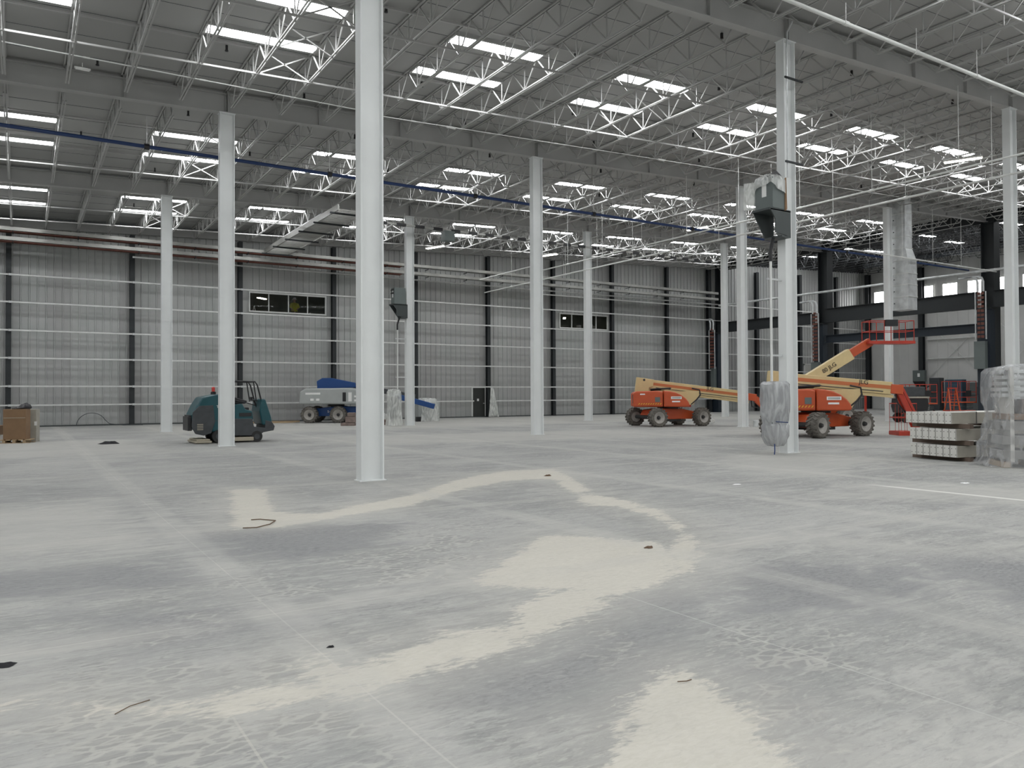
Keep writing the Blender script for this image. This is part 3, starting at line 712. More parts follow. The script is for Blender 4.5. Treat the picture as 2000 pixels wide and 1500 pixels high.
# hanging lamps : lit and unlit
for n, (x, y, z, ang, lit, where) in enumerate([(35.4, 18.6, 11.95, -64, 1, 'near the right edge under the first row of skylights'), (22.7, 45.4, 11.2, -70, 1, 'by the busway tap box'),
        (35.6, 34.9, 11.9, -80, 1, 'beside the blue pipe end'), (1.43, 24.6, 10.72, 0, 0, 'high on the left near the first joists'), (13.0, 24.7, 11.18, 0, 0, 'just right of the nearest column'),
        (23.0, 24.6, 11.56, 0, 0, 'between the two near columns'), (7.0, 47.6, 10.9, 0, 0, 'over the upper wall tray at far left'), (31.0, 44.5, 11.3, -70, 1, 'above the far column crossing the small window'),
        (10.0, 47.2, 10.9, 0, 0, 'over the upper wall tray left of the ladder tray')]):
    t = thing('hanging_lamp', '%s hanging lamp %s' % ('lit' if lit else 'unlit white', where), 'lamp', (x, y, z), R(ang), 'lamps hung from the joists')
    L = .75 if lit else .20
    wl = .13 if lit else .05
    MB().b2(-L, L, -wl, wl, .03, .10 if lit else .06).build('housing', M_LAMPOFF, t); MB().b2(-L+.03, L-.03, -wl+.02, wl-.02, 0, .03).build('diffuser', M_LAMP if lit else M_WHITE, t)
    MB().tube([(0, 0, .1), (0, 0, max(.2, deck(x)-.8-z))], .01, 5).build('hanger', M_GIRT, t)
# small black clips under the liner
ck = MB().b2(-.03, .03, -.03, .03, -.16, -.02).lathe([(0, -.2), (.05, -.19), (.05, -.16), (0, -.15)], (0, 0, 0), 'z', 8).build('ceiling_clip', M_BLK2)
n = 0; spots = []
for j, yb in enumerate((16.0, 19.0, 23.3, 26.0, 29.4, 33.4, 37.5, 41.2, 45)):
    for i in range(0, 7):
        spots.append((GX-JS*4.5+i*2*JS*2.0+(JS*2 if j % 2 else 0), yb))
for k, (x, y) in enumerate(spots):
    o = ck if k == 0 else ck.copy()
    if k: C.objects.link(o)
    o.location = (x, y, deck(x)); tag(o, 'small black clip hanging from the white roof liner', 'clip', 'small black clips under the roof liner')

# ------------------------------------------------------------------ crane hall : columns, runway beams, duct
for n, (y, lab) in enumerate([(50.2, 'dark crane column where the corrugated wall meets the crane hall'), (39.3, 'dark crane column with orange busbars behind the raised boom'), (26.8, 'dark blue crane column with busbar ladder near the right edge'), (14.2, 'dark crane column outside the right edge')]):
    t = thing('crane_column', lab, 'column', (XE, y, 0), 0, 'dark crane columns'); h = deck(XE)-.1
    MB().b2(-.36, .36, -.42, -.38, 0, h).build('flange', M_WCOL, t); MB().b2(-.36, .36, .38, .42, 0, h).build('flange', M_WCOL, t); MB().b2(-.02, .02, -.38, .38, 0, h).build('web', M_WCOL, t)
    MB().b2(-.95, -.37, -.42, .42, 0, 7.1).build('crane_pier', M_NAVY, t)
    MB().b2(-1.1, -.3, -.5, .5, 7.1, 7.18).build('seat_plate', M_WCOL, t)
    MB().b2(-1.3, -.97, -.25, .45, 1.9 if n != 2 else 3.2, 4.1 if n != 2 else 5.0).build('switch_box', M_UNIT, t)
for n, (y0, y1, z0, z1) in enumerate([(39.8, 50.1, 7.18, 8.08), (27.3, 38.8, 7.2, 8.3), (14.6, 26.3, 7.2, 8.3), (27.3, 38.8, 5.6, 6.2)]):
    lab = ['dark runway beam from the corner column to the busbar column', 'dark runway beam behind the galvanized duct, below the bright windows', 'dark runway beam leaving the right edge', 'lower navy tie beam under the runway beam, behind the raised basket'][n]
    t = thing('runway_beam', lab, 'beam', (XE-.65, y0, z0), 0, 'crane runway beams'); H = z1-z0; L = y1-y0; mt = M_NAVY if n == 3 else M_WCOL
    MB().b2(-.2, .2, 0, L, 0, .04).b2(-.2, .2, 0, L, H-.04, H).build('flanges', mt, t); MB().b2(-.02, .02, 0, L, .04, H-.04).build('web', mt, t)
# busbar ladders with steel pipe elbows
for n, (y, z0, z1, lab) in enumerate([(50.0, 3.9, 7.4, 'steel pipe elbow and orange-brown busbars at the far corner column'), (39.2, 4.1, 7.9, 'orange busbar ladder on the crane column behind the raised boom'), (26.7, 5.1, 8.2, 'orange busbar ladder on the navy column near the right edge')]):
    t = thing('busbar_riser', lab, 'busbar', (XE-1.45, y, 0), 0, 'busbar risers')
    MB().b2(-.06, 0, -.36, -.30, z0, z1).b2(-.06, 0, .30, .36, z0, z1).build('side_rails', M_GALV, t)
    k = z0+.1
    while k < z1: MB().b2(-.05, -.01, -.21, -.02, k, k+.17).b2(-.05, -.01, .02, .21, k, k+.17).build('orange_bar', M_RUST, t); k += .28
    a = MB()
    for s in (-.18, .18):
        top = z1+1.0; a.tube([(-.03, s, z1), (-.03, s, top-.35), (-.03, s+.1, top-.1), (-.03, s+.35, top), (-.03, s+1.2, top)], .07, 10)
    a.build('pipe_elbows', M_GALV, t, smooth=True)
o = MB().tube([(52.6, 14, 9.5), (52.6, 49, 9.5)], .09, 12).build('crane_hall_pipe', M_GALV, smooth=True); tag(o, 'galvanized pipe running level along the crane columns above the runway beams', 'pipe')
# galvanized duct beside the column
t = thing('air_duct', 'tall galvanized air duct hanging beside the right column', 'duct', (43.9, 26.6, 6.5))
secs = [(0, .75, -.0), (.78, 1.45, 0), (1.48, 2.1, 0), (2.13, 2.9, 0)]
for z0, z1, d in secs: MB().b2(-.40, .50, -.55, .45, z0, z1).build('duct_section', M_GALV, t)
MB().add([(-.40,-.55,2.9),(.5,-.55,2.9),(.5,.45,2.9),(-.40,.45,2.9),(-.40,-.4,3.6),(.3,-.4,3.6),(.3,.45,3.6),(-.40,.45,3.6)], [(0,1,2,3),(4,7,6,5),(0,4,5,1),(1,5,6,2),(2,6,7,3),(3,7,4,0)]).build('duct_transition', M_GALV, t)
for k in range(4): MB().b2(-.40, .3, -.4, .45, 3.62+k*.68, 3.62+k*.68+.65).build('duct_section', M_GALV, t)
MB().b2(-.36, .26, -.36, .41, 6.3, 6.74).build('duct_neck', M_GALV, t)
for z in (.76, 1.46, 2.11, 2.9): MB().b2(-.43, .53, -.58, .48, z-.02, z+.02).build('flange_rib', M_GIRT, t)
for k in range(5): z = 3.62+k*.68-.02; MB().b2(-.43, .33, -.43, .48, z-.015, z+.015).build('flange_rib', M_GIRT, t)
a = MB()
for z in (.4, 1.1, 1.8, 2.5, 3.9, 4.6, 5.3): a.box((-.405, .3, z), (.015, .06, .06))
a.build('dark_rivets', M_WCOL, t)
# dark end girder where the white roof stops
o = MB().bar((XE-.15, GY, deck(XE)-.45), (XE-.15, WY-.9, deck(XE)-.45), .1, .8).build('end_beam', M_WCOL); tag(o, 'dark beam along the end of the white roof above the crane columns', 'beam')

# east wall : windows, columns, braces, boxes, doors
for n, y in enumerate((29.5, 32.0, 34.4, 36.8, 39.25, 41.65, 44.0, 46.4, 48.9)):
    t = bpy.data.objects.new('window_%d' % (n+3), None); C.objects.link(t); t.location = (XEAST-.06, y, 11.05); struct(t)
    MB().b2(-.05, .03, -.78, .78, -.08, 0).b2(-.05, .03, -.78, .78, 1.25, 1.33).b2(-.05, .03, -.78, -.7, 0, 1.25).b2(-.05, .03, .7, .78, 0, 1.25).build('frame', M_FRAME, t)
    MB().b2(0, .02, -.7, .7, 0, 1.25).build('pane', M_SKYE, t)
for n, y in enumerate((50.1, 44.3, 38.0, 31.5)):
    t = thing('wall_column', 'dark column against the pale east wall, %s from the corner' % ORD[n+1], 'wall column', (XEAST-.5, y, 0), 0, 'dark columns on the east wall')
    for s in (-1, 1): MB().b2(s*.2-.02, s*.2+.02, -.22, .22, 0, 14.2).build('flange', M_WCOL, t)
    MB().b2(-.18, .18, -.015, .015, 0, 14.2).build('web', M_WCOL, t)
for n, (y0, y1, z0, z1) in enumerate(((43.9, 38.4, 8.6, 3.0), (43.9, 38.4, 3.0, 8.6), (37.6, 32, 8.6, 3.0), (37.6, 32, 3.0, 8.6))):
    o = MB().bar((XEAST-.08-.05*(n%2), y0, z0), (XEAST-.08-.05*(n%2), y1, z1), .04).build('rod_brace', M_GIRT); tag(o, 'diagonal rod on the pale east wall, %s from the corner' % ORD[n+1], 'brace')
for n, (y, z) in enumerate(((8.7, 8.7),)): pass
for n, z in enumerate((6.9, 5.0)):
    o = MB().b2(XEAST-.3, XEAST-.15, 38.3, 44, z, z+.12).build('wall_rail', M_GIRT); tag(o, '%s pale rail across the east wall' % ('upper' if n == 0 else 'lower'), 'wall rail')
t = thing('electrical_box', 'grey electrical box with cables on the dark east wall column', 'electrical box', (XEAST-.93, 44.3, 2.8))
MB().b2(-.2, .2, -.6, .6, 0, 1.1).build('cabinet', M_UNIT, t, bevel=.02); MB().b2(-.21, -.2, -.15, .1, .45, .8).build('label_plate', M_WHITE, t)
MB().add([(-.2,-.5,0),(.2,-.5,0),(.2,.6,0),(-.2,.6,0),(-.05,-.1,-.7),(.2,-.1,-.7),(.2,.2,-.7),(-.05,.2,-.7)], [(0,1,2,3),(4,7,6,5),(0,4,5,1),(1,5,6,2),(2,6,7,3),(3,7,4,0)]).build('bracket', M_BLK2, t)
MB().tube([(0, .2, -.6), (-.05, -.3, -.9), (0, -.9, -.5), (.1, -1.8, -.4)], .05, 8).build('cable', M_BLK2, t, smooth=True)
t = bpy.data.objects.new('door_2', None); C.objects.link(t); t.location = (66.5, WY-.12, 0); struct(t)
MB().b2(0, .15, 0, .1, 0, 4.6).b2(5.2, 5.35, 0, .1, 0, 4.6).b2(0, 5.35, 0, .1, 4.5, 4.65).build('door_frame', M_FRAME, t); MB().b2(.15, 2.65, .04, .09, 0, 4.5).build('door_leaf', M_DOORW, t); MB().b2(2.7, 5.2, .04, .09, 0, 4.5).build('door_leaf', M_DOORW, t)
for n, (y, w, h) in enumerate(((40.2, 1.6, 2.9), (38.4, 1.2, 2.6), (42.0, 1.0, 3.1))):
    o = MB().b2(XEAST-2.4, XEAST-1.6, y-w/2, y+w/2, 0, h).b2(XEAST-2.5, XEAST-2.4, y-w/3, y+w/3, h*.55, h*.85).build('machine_cabinet', mat('cabinet_blue_grey_%s' % ORD[n+1], [(.05,.09,.13), (.10,.11,.11), (.05,.055,.06)][n], .5), bevel=.03)
    tag(o, ['blue-grey cabinet by the east wall behind the orange ladder', 'tall grey cabinet by the east wall, rightmost', 'near-black cabinet by the east wall, left of the blue-grey one'][n], 'cabinet')
o = MB().b2(62.0, 63.6, 46.4, 47.6, 0, 2.2).b2(61.9, 63.7, 46.3, 47.7, 2.2, 2.3).build('grey_bin', M_UNIT, bevel=.04); tag(o, 'tall grey bin standing before the pale double door', 'bin')
t = thing('pallet_jack', 'dark pump cart parked before the pale double door', 'cart', (58.5, 45.6, 0))
MB().tube([(-.5, 0, .35), (0, 0, .6), (.5, 0, .4)], .28, 12).build('motor', M_DGREY, t, smooth=True); MB().b2(-.9, .9, -.35, .35, .12, .25).build('deck', M_UNITD, t)
for s in (-1, 1): MB().lathe([(0, -.08), (.3, -.08), (.32, 0), (.3, .08), (0, .08)], (s*.6, -.4, .32), 'y', 18).build('wheel', M_TYRE, t)
MB().tube([(.6, 0, .3), (1.1, 0, .9), (1.15, 0, 1.2)], .04, 8).build('handle', M_WHITE, t)

# ------------------------------------------------------------------ column mounted boxes
def mounted(x0, x1, y0, y1, z, h, xc, cab, lab, wrapped):
    """box x0..x1, y0..y1 with its base at z, carried on two gusset plates fixed to the column face at xc"""
    t = thing('electrical_box', lab, 'electrical box', (x0, y0, z)); W, D = x1-x0, y1-y0; G = xc-x0
    MB().b2(0, W, 0, D, 0, h).build('cabinet', M_UNIT, t, bevel=.012)
    MB().b2(-.006, 0, D*.35, D*.6, h*.4, h*.85).build('label_plate', M_WHITE, t)
    gp = [(-.1, -.03), (.12, -.30), (.12, -.66), (G, -.72), (G, -.03)]
    MB().prism(gp, .0, .03).build('gusset_plate', M_UNITD, t); MB().prism([(-.12, -.03), (G, -.03), (G, -.75), (G*.55, -.75)], D-.03, D).build('gusset_plate', M_UNITD, t)
    MB().b2(-.12, G, 0, D, -.06, -.005).b2(G*.5, G, 0, D, -.76, -.71).build('shelf', M_UNITD, t)
    MB().tube([(G*.5, D*.5, -.74), (G*.35, D*.5, -1.1), (G*.35, D*.5, -1.4)], .05, 8).build('flexible_cable', M_BLK2, t, smooth=True)
    MB().tube([(G*.35, D*.5, -1.35), (G*.35, D*.5, cab-z)], .035, 10).build('conduit', M_WPIPE, t, smooth=True)
    for zz in (-1.9, -4.0): MB().b2(G*.35-.1, G+.02, D*.5+.03, D*.5+.07, zz, zz+.05).build('strut_arm', M_GALV, t)
    if wrapped:
        rnd = random.Random(4); vs = []
        for k in range(33):
            u = k/32; ang = u*2*PI
            for j in range(5):
                rr = [0, .55, .9, 1.0, 1.03][j]; zt = [1.20, 1.14, 1.04, .92, .66+.16*math.sin(2*ang+.6)][j]
                fo = 1+.04*math.sin(ang*9)+rnd.uniform(-.02, .02)
                vs.append((W*.5+(W*.62)*rr*fo*math.copysign(abs(math.cos(ang))**.45, math.cos(ang)), D*.5+(D*.60)*rr*fo*math.copysign(abs(math.sin(ang))**.45, math.sin(ang)), zt*h+rnd.uniform(-.015, .015)))
        MB().add(vs, [(k*5+j, k*5+j+1, (k+1)*5+j+1, (k+1)*5+j) for k in range(32) for j in range(4)]).build('plastic_hood', M_PLASW, t, smooth=True)
        MB().add([(-.02, D, .95*h), (-.1, D+.3, .98*h), (-.1, D+.32, .1*h), (-.02, D+.02, .05*h), (.02, D, .95*h), (-.06, D+.3, .98*h), (-.06, D+.32, .1*h), (.02, D+.02, .05*h)], [(0,1,2,3),(4,7,6,5),(0,4,5,1),(1,5,6,2),(2,6,7,3),(3,7,4,0)]).build('plastic_flap', M_PLASW, t)
        MB().add([(W, -.03, -.04), (W+.09, -.02, .02), (W+.06, -.02, h*1.05), (W, -.03, h), (W, .0, -.04), (W+.09, .01, .02), (W+.06, .01, h*1.05), (W, .0, h)], [(0,1,2,3),(4,7,6,5),(0,4,5,1),(1,5,6,2),(2,6,7,3),(3,7,4,0)]).build('cardboard_corner', M_CARD, t)
        MB().prism([(-.05, 1.02*h), (W*.6, 1.28*h), (W+.1, 1.10*h), (W+.1, 1.06*h)], D*.2, D*.25).build('dark_cover_corner', M_BLK2, t)
    else:
        for zz in (.62, .82): MB().b2(-.04, 0, .04, D-.04, zz*h, (zz+.09)*h).build('dark_louvre', M_BLK2, t)
    return t
mounted(17.17, 17.65, 14.05, 14.65, 6.68, .84, 17.90, 1.95, 'large grey box in torn plastic mounted high on the right-hand near column', True)
mounted(17.12, 17.78, 39.15, 39.60, 6.62, .88, 17.90, 2.0, 'small grey louvred box mounted on the far column above the blue lift', False)
# conduit up the near right column with dark strut bands
t = thing('column_conduit', 'thin steel conduit strapped up the right-hand near column to the girder', 'conduit', (17.86, 14.1, 0))
h = COLH(GX+SX); MB().tube([(0, 0, 7.6), (0, 0, h-.3), (.03, 0, h+.1), (.25, 0, h+.45)], .025, 8).build('pipe', M_GALV, t, smooth=True)
MB().b2(-.12, .62, -.05, -.01, 8.0, 8.05).b2(-.12, .62, -.05, -.01, h-1.2, h-1.15).build('strut_bands', M_WCOL, t)
# wrapped cabinet low on that column
t = thing('wrapped_cabinet', 'cabinet under a grey plastic cover tied low on the right-hand near column', 'electrical cabinet', (17.34, 14.32, 0))
MB().b2(-.30, .36, -.28, .05, .75, 1.9).build('cabinet', M_UNIT, t, bevel=.01)
vs = []; rnd = random.Random(9); rings = [(1.98, .02, .02), (1.97, .34, .2), (1.9, .40, .24), (1.5, .41, .25), (1.15, .40, .25), (.92, .37, .21), (.85, .35, .19), (.78, .38, .23), (.5, .37, .24), (.32, .27, .2), (.24, .2, .15), (.22, .02, .02)]
for z, rx, ry in rings:
    for k in range(28):
        a_ = 2*PI*k/28; w = 1+.05*math.sin(a_*7+z*9)+rnd.uniform(-.02, .02)
        vs.append((.03+rx*w*math.copysign(abs(math.cos(a_))**.45, math.cos(a_)), -.12+ry*w*math.copysign(abs(math.sin(a_))**.45, math.sin(a_)), z+rnd.uniform(-.01, .01)))
MB().add(vs, [(i*28+k, i*28+(k+1)%28, (i+1)*28+(k+1)%28, (i+1)*28+k) for i in range(len(rings)-1) for k in range(28)]).build('plastic_cover', M_PLASG, t, smooth=True)
MB().tube([(-.25, -.38, .9), (.2, -.4, .87), (.38, -.2, .88), (.42, -.1, .95)], .015, 6).tube([(-.22, -.3, .3), (-.24, -.32, .12), (-.26, -.32, .02)], .016, 6).build('blue_cord', M_BLUE, t)
o = MB().lathe([(0, 0), (.14, 0), (.14, .3), (.12, .32), (.12, .3), (0, .29)], (31.1, 26.6, 0), 'z', 20).build('paint_can', M_GALV, smooth=True); tag(o, 'small grey can standing at the foot of a mid-hall white column', 'can')

# ------------------------------------------------------------------ boom lifts
def wheel_prof(r, w): return [(r*.62, -w*.5), (r*.9, -w*.5), (r*.97, -w*.35), (r*.97, w*.35), (r*.9, w*.5), (r*.62, w*.5)]
def wheel(t, x, y, r=.47, w=.40, side=-1, steer=0):
    Mx = Matrix.Translation((x, y, r)) @ Matrix.Rotation(R(steer), 4, 'Z')
    a = MB(); a.lathe(wheel_prof(r, w), (0,0,0), 'y', 36)
    n = 18
    for k in range(n):                                    # chevron lugs
        for s in (-1, 1):
            a0 = 2*PI*(k+(.5 if s > 0 else 0))/n; a1 = a0+.22
            p = (r*.985*math.cos(a0), s*.02, r*.985*math.sin(a0)); q = (r*.965*math.cos(a1), s*w*.5, r*.965*math.sin(a1))
            a.bar(p, q, .07, .06, up=(math.cos(a0), 0, math.sin(a0)))
    a.v = [tuple(Mx @ Vector(v)) for v in a.v]; o = a.build('tyre', M_TYRE, t)
    a = MB(); a.lathe([(0, side*w*.20), (r*.30, side*w*.22), (r*.40, side*w*.30), (r*.58, side*w*.47), (r*.65, side*w*.5), (r*.65, side*w*.4), (r*.58, -side*w*.4), (0, -side*w*.4)], (0,0,0), 'y', 28)
    a.v = [tuple(Mx @ Vector(v)) for v in a.v]; a.build('rim', M_RIM, o, smooth=True)
    a = MB(); a.lathe([(0, side*w*.5), (r*.14, side*w*.48), (r*.2, side*w*.3), (r*.2, 0)], (0,0,0), 'y', 16)
    a.v = [tuple(Mx @ Vector(v)) for v in a.v]; a.build('hub', M_HUB, o, smooth=True)
def basket(t, M_, L=2.4, D=.9, H=1.1, mt=None):
    mt = mt or M_RED; a = MB(); r = .022
    for z in (.0, .55, H): 
        a.tube([(0,0,z), (L,0,z), (L,D,z), (0,D,z), (0,0,z)], r, 6)
    for x in (0, L/3, 2*L/3, L):
        for y in (0, D): a.tube([(x, y, 0), (x, y, H)], r, 6)
    a.v = [tuple(M_ @ Vector(v)) for v in a.v]; o = a.build('basket_rails', mt, t)
    b = MB().b2(-.05, L+.05, -.05, D+.05, -.14, 0); b.v = [tuple(M_ @ Vector(v)) for v in b.v]; b.build('basket_floor', mt, o)
    b = MB().b2(L*.35, L*.62, -.12, .12, .8, 1.15); b.v = [tuple(M_ @ Vector(v)) for v in b.v]; b.build('control_box', M_BLK2, o)
def boom_lift(label, loc, rz, boom, text, bk=None, steer=0, swing=0):
    """boom : list of (x, z) for root, tip in the machine's own xz plane ; jib end"""
    t = thing('boom_lift', label, 'boom lift', loc, rz, 'orange and cream boom lifts')
    wb, hw = 1.33, 1.08
    # chassis
    a = MB(); a.prism([(-1.35, .42), (-1.25, .36), (1.3, .36), (1.62, .45), (1.62, .68), (.6, .88), (-.6, .92), (-1.2, .85), (-1.35, .6)], -.55, .55)
    a.build('chassis', M_ORANGE, t, bevel=.03)
    MB().tube([(-wb, -hw+.1, .48), (-wb, hw-.1, .48)], .1, 12).tube([(wb, -hw+.1, .48), (wb, hw-.1, .48)], .1, 12).b2(-.6, .5, -.5, .5, .25, .4).build('axles', M_HUB, t)
    for x in (-wb, wb):
        wheel(t, x, -hw, side=-1, steer=steer if x > 0 else -steer); wheel(t, x, hw, side=1, steer=steer if x > 0 else -steer)
    below = set(bpy.data.objects)
    # turntable + cowls (rear overhang at -x)
    MB().lathe([(0, .9), (.55, .9), (.55, 1.02), (0, 1.02)], (0,0,0), 'z', 28).build('turntable_ring', M_HUB, t)
    MB().b2(-1.75, 1.15, -.32, .32, .98, 1.12).build('turntable_frame', M_RED, t)
    ox = 0
    cw = [(-1.85+ox, 1.0), (-.35+ox, 1.0), (-.35+ox, 1.78), (-.6+ox, 1.82), (-1.7+ox, 1.80), (-1.85+ox, 1.70)]
    for s in (-1, 1):
        y0, y1 = (s*.42, s*1.2)
        c1 = MB().prism([(a_+.0, b_) for a_, b_ in cw], y0, y1).build('engine_cowl', M_ORANGE, t, bevel=.06)
        arc = [(-.31, 1.0), (.92, 1.0), (.99, 1.08), (.93, 1.25), (.80, 1.42), (.58, 1.60), (.30, 1.73), (0, 1.80), (-.31, 1.83)]
        c2 = MB().prism(arc, y0, y1).build('tank_cowl', M_ORANGE, t, bevel=.06)
        if s < 0:
            b = MB()
            for k in range(10): b.add([(-1.6+k*.12+ox, -1.207, 1.12), (-1.56+k*.12+ox, -1.207, 1.12), (-1.50+k*.12+ox, -1.207, 1.20), (-1.54+k*.12+ox, -1.207, 1.20)], [(0,1,2,3)])
            b.build('hazard_stripes', M_YEL, c1)
            MB().b2(-1.86+ox, -1.8+ox, -1.1, -.55, 1.2, 1.62).build('rear_grille', M_BLK2, c1)
            MB().b2(-.75+ox, -.5+ox, -1.212, -1.205, 1.25, 1.5).build('decal', M_UNIT, c1); MB().b2(-1.5+ox, -1.25+ox, -1.212, -1.205, 1.62, 1.68).build('decal', M_WHITE, c1)
            MB().b2(.05, .58, -1.212, -1.205, 1.40, 1.53).build('decal', M_WHITE, c2); MB().b2(.1, .5, -1.212, -1.205, 1.24, 1.31).build('decal', M_WHITE, c2)
            MB().b2(.09, .54, -1.218, -1.212, 1.43, 1.50).build('decal_text_block', M_GGREY, c2)
    # cream yoke that cradles the boom
    a = MB(); a.prism([(.35, 1.1), (1.25, 1.1), (1.55, 1.55), (1.55, 1.82), (.4, 1.78), (-.2, 1.85)], -.36, -.28); a.prism([(.35, 1.1), (1.25, 1.1), (1.55, 1.55), (1.55, 1.82), (.4, 1.78), (-.2, 1.85)], .28, .36)
    a.b2(.4, 1.2, -.28, .28, 1.1, 1.25); a.build('boom_yoke', M_CREAM, t)
    MB().tube([(1.15, -.34, 1.12), (1.42, -.36, 1.35), (1.62, -.36, 1.6), (1.58, -.36, 1.86), (1.2, -.3, 1.95)], .035, 8).tube([(-.9, -.1, 1.9), (.1, -.1, 1.95), (.5, 0, 2.0)], .09, 8).build('hoses', M_BLK2, t, smooth=True)
    # boom
    (x0, z0), (x1, z1) = boom['a'], boom['b']
    d = Vector((x1-x0, 0, z1-z0)); L = d.length; ang = math.atan2(z1-z0, x1-x0)
    MM = Matrix.Translation((x0, 0, z0)) @ Matrix.Rotation(-ang, 4, 'Y')
    def put(mb_, name, mt, par, bev=0):
        mb_.v = [tuple(MM @ Vector(v)) for v in mb_.v]; return mb_.build(name, mt, par, bevel=bev)
    S = boom.get('s', 1.0)
    if boom.get('head', True):
        put(MB().prism([(-.15, .28), (.75, .26), (.75, -.1), (.55, -.2), (.55, -.62), (-.15, -.62)], -.24, .24), 'boom_root', M_CREAM, t, .02)
        put(MB().lathe([(0, -.27), (.06, -.27), (.06, .27), (0, .27)], (.25, 0, .18), 'y', 12), 'pivot_pin', M_HUB, t)
    b0 = put(MB().b2(.3, L*.97, -.17*S, .17*S, -.24*S, .24*S), 'boom_base_section', M_CREAM, t, .02)
    if boom.get('stripe', True):
        put(MB().b2(.75, L*.975, -.18*S, -.172*S, -.04*S, .10*S), 'orange_stripe', M_ORST, b0); put(MB().b2(.9, L*.9, -.19*S, -.172*S, -.16*S, -.13*S), 'hose_track', M_DGREY, b0)
        put(MB().b2(.4, L*.99, -.12, .12, -.36, -.25), 'cable_carrier', M_CREAM, b0)
    lt = lettering(text, .24*S, MM @ face_neg_y(L*boom.get('tpos', .62), -.183*S-.006, .02 if boom.get('stripe', True) else 0), M_INK, b0)
    if boom.get('stripe', True): lt.location.z += .12
    if 'fly' in boom:
        fx = boom['fly']; put(MB().b2(L*.95, L+fx, -.12*S, .12*S, -.17*S, .17*S), 'fly_section', M_ORANGE, t, .015); Ln = L+fx
    else:
        Ln = L; put(MB().b2(L*.96, L+.28, -.2, .2, -.2, .16), 'boom_nose', M_ORANGE, t, .02)
    nose = MM @ Vector((Ln+.1, 0, 0))
    if 'jib' in boom:
        jx, jz = boom['jib']; e = Vector((jx, 0, jz))
        a = MB(); a.bar(nose+Vector((0, -.13, 0)), e+Vector((0, -.13, 0)), .07, .2, up=(1,0,0)).bar(nose+Vector((0, .13, 0)), e+Vector((0, .13, 0)), .07, .2, up=(1,0,0)).bar(nose+Vector((.22, 0, 0)), e+Vector((.2, 0, .1)), .08, .1, up=(1,0,0))
        a.bar(nose.lerp(e, .5)+Vector((0, -.13, 0)), nose.lerp(e, .5)+Vector((0, .13, 0)), .1); a.build('jib', M_RED if boom.get('jr') else M_ORANGE, t, bevel=.01)
        MB().tube([nose+Vector((-.1,-.1,.05)), nose+Vector((-.05,-.12,-.5)), nose.lerp(e,.6)+Vector((-.15,-.1,0))], .03, 6).build('jib_hose', M_BLK2, t)
    if bk is not None: basket(t, bk)
    for o_ in kids(t):
        if o_ not in below: o_.rotation_euler.z = R(swing)
    return t
B1 = boom_lift('left orange boom lift with cream boom folded level towards the right', (28.62, 30.25, 0), R(-9.5),
    dict(a=(-1.5, 2.25), b=(4.2, 1.50), jib=(5.3, .50), tpos=.64), 'JLG', steer=6, swing=-28.5)
B2 = boom_lift('nearest orange boom lift, long cream boom pointing right with red jib down to the floor', (26.25, 19.52, 0), R(0),
    dict(a=(-1.65, 2.26), b=(2.95, 1.82), jib=(3.75, .28), jr=True, tpos=.74), 'JLG', bk=Matrix.Translation((3.15, .1, .14)) @ Matrix.Scale(.28, 4, (1,0,0)), steer=-4, swing=-37)
B3 = boom_lift('orange boom lift behind the nearest one with its cream boom raised to a red basket', (36.5, 27.3, 0), R(-32),
    dict(a=(-1.4, 1.70), b=(2.15, 3.85), s=1.3, fly=1.15, stripe=False, tpos=.62, head=False), '80 JLG', bk=Matrix.Translation((2.9, -.45, 4.45)))
# ramp of loose gear on the first lift's front
o = MB().add([(0,0,0),(.9,.1,0),(1.0,.7,0),(.1,.6,0),(.15,.1,.35),(.7,.15,.5),(.8,.5,.3),(.2,.5,.45)], [(0,1,2,3),(4,7,6,5),(0,4,5,1),(1,5,6,2),(2,6,7,3),(3,7,4,0)]).build('plastic_bundle', M_PLASW, loc=(31.1, 29.75, 0), sub=2)
tag(o, 'crumpled pale plastic bundle on the floor at the front of the left orange lift', 'plastic bundle')

# blue and grey lift
t = thing('boom_lift', 'blue boom lift with pale grey cowl beside the corrugated wall', 'boom lift', (16.6, 46.9, 0), R(-32)); wb, hw = 1.15, .95
MB().prism([(-1.6, .4), (2.6, .4), (2.8, .55), (2.6, .95), (.2, 1.0), (-1.5, .85)], -.5, .5).build('chassis', M_GBLUE, t, bevel=.03)
for x in (-1.4, .35): wheel(t, x, -hw, r=.5, side=-1); wheel(t, x, hw, r=.5, side=1)
c = MB().prism([(-2.0, 1.15), (-1.95, 1.9), (-1.6, 2.1), (1.0, 2.12), (1.9, 1.95), (2.5, 1.5), (2.4, 1.12)], -1.2, -.35).build('cowl', M_GGREY, t, bevel=.08)
MB().prism([(-2.0, 1.15), (-1.95, 1.9), (-1.6, 2.1), (1.0, 2.12), (1.9, 1.95), (2.5, 1.5), (2.4, 1.12)], .35, 1.2).build('cowl', M_GGREY, t, bevel=.08)
MB().b2(-1.6, -.7, -1.215, -1.2, 1.72, 1.84).b2(-1.3, -1.1, -1.215, -1.2, 1.35, 1.48).b2(-.95, -.75, -1.215, -1.2, 1.35, 1.48).b2(1.0, 1.2, -1.215, -1.2, 1.3, 1.85).b2(1.35, 1.9, -1.215, -1.2, 1.55, 1.66).b2(1.35, 1.9, -1.215, -1.2, 1.3, 1.42).build('decals', M_WHITE, c)
MB().b2(.65, .85, -1.215, -1.2, 1.3, 1.85).build('vent', M_BLK2, c)
MB().prism([(-1.1, 1.9), (-1.15, 2.55), (-.8, 2.75), (-.3, 2.75), (1.2, 2.45), (1.3, 2.15), (-.3, 2.1)], -.28, .28).build('boom_root', M_GBLUE, t, bevel=.03)
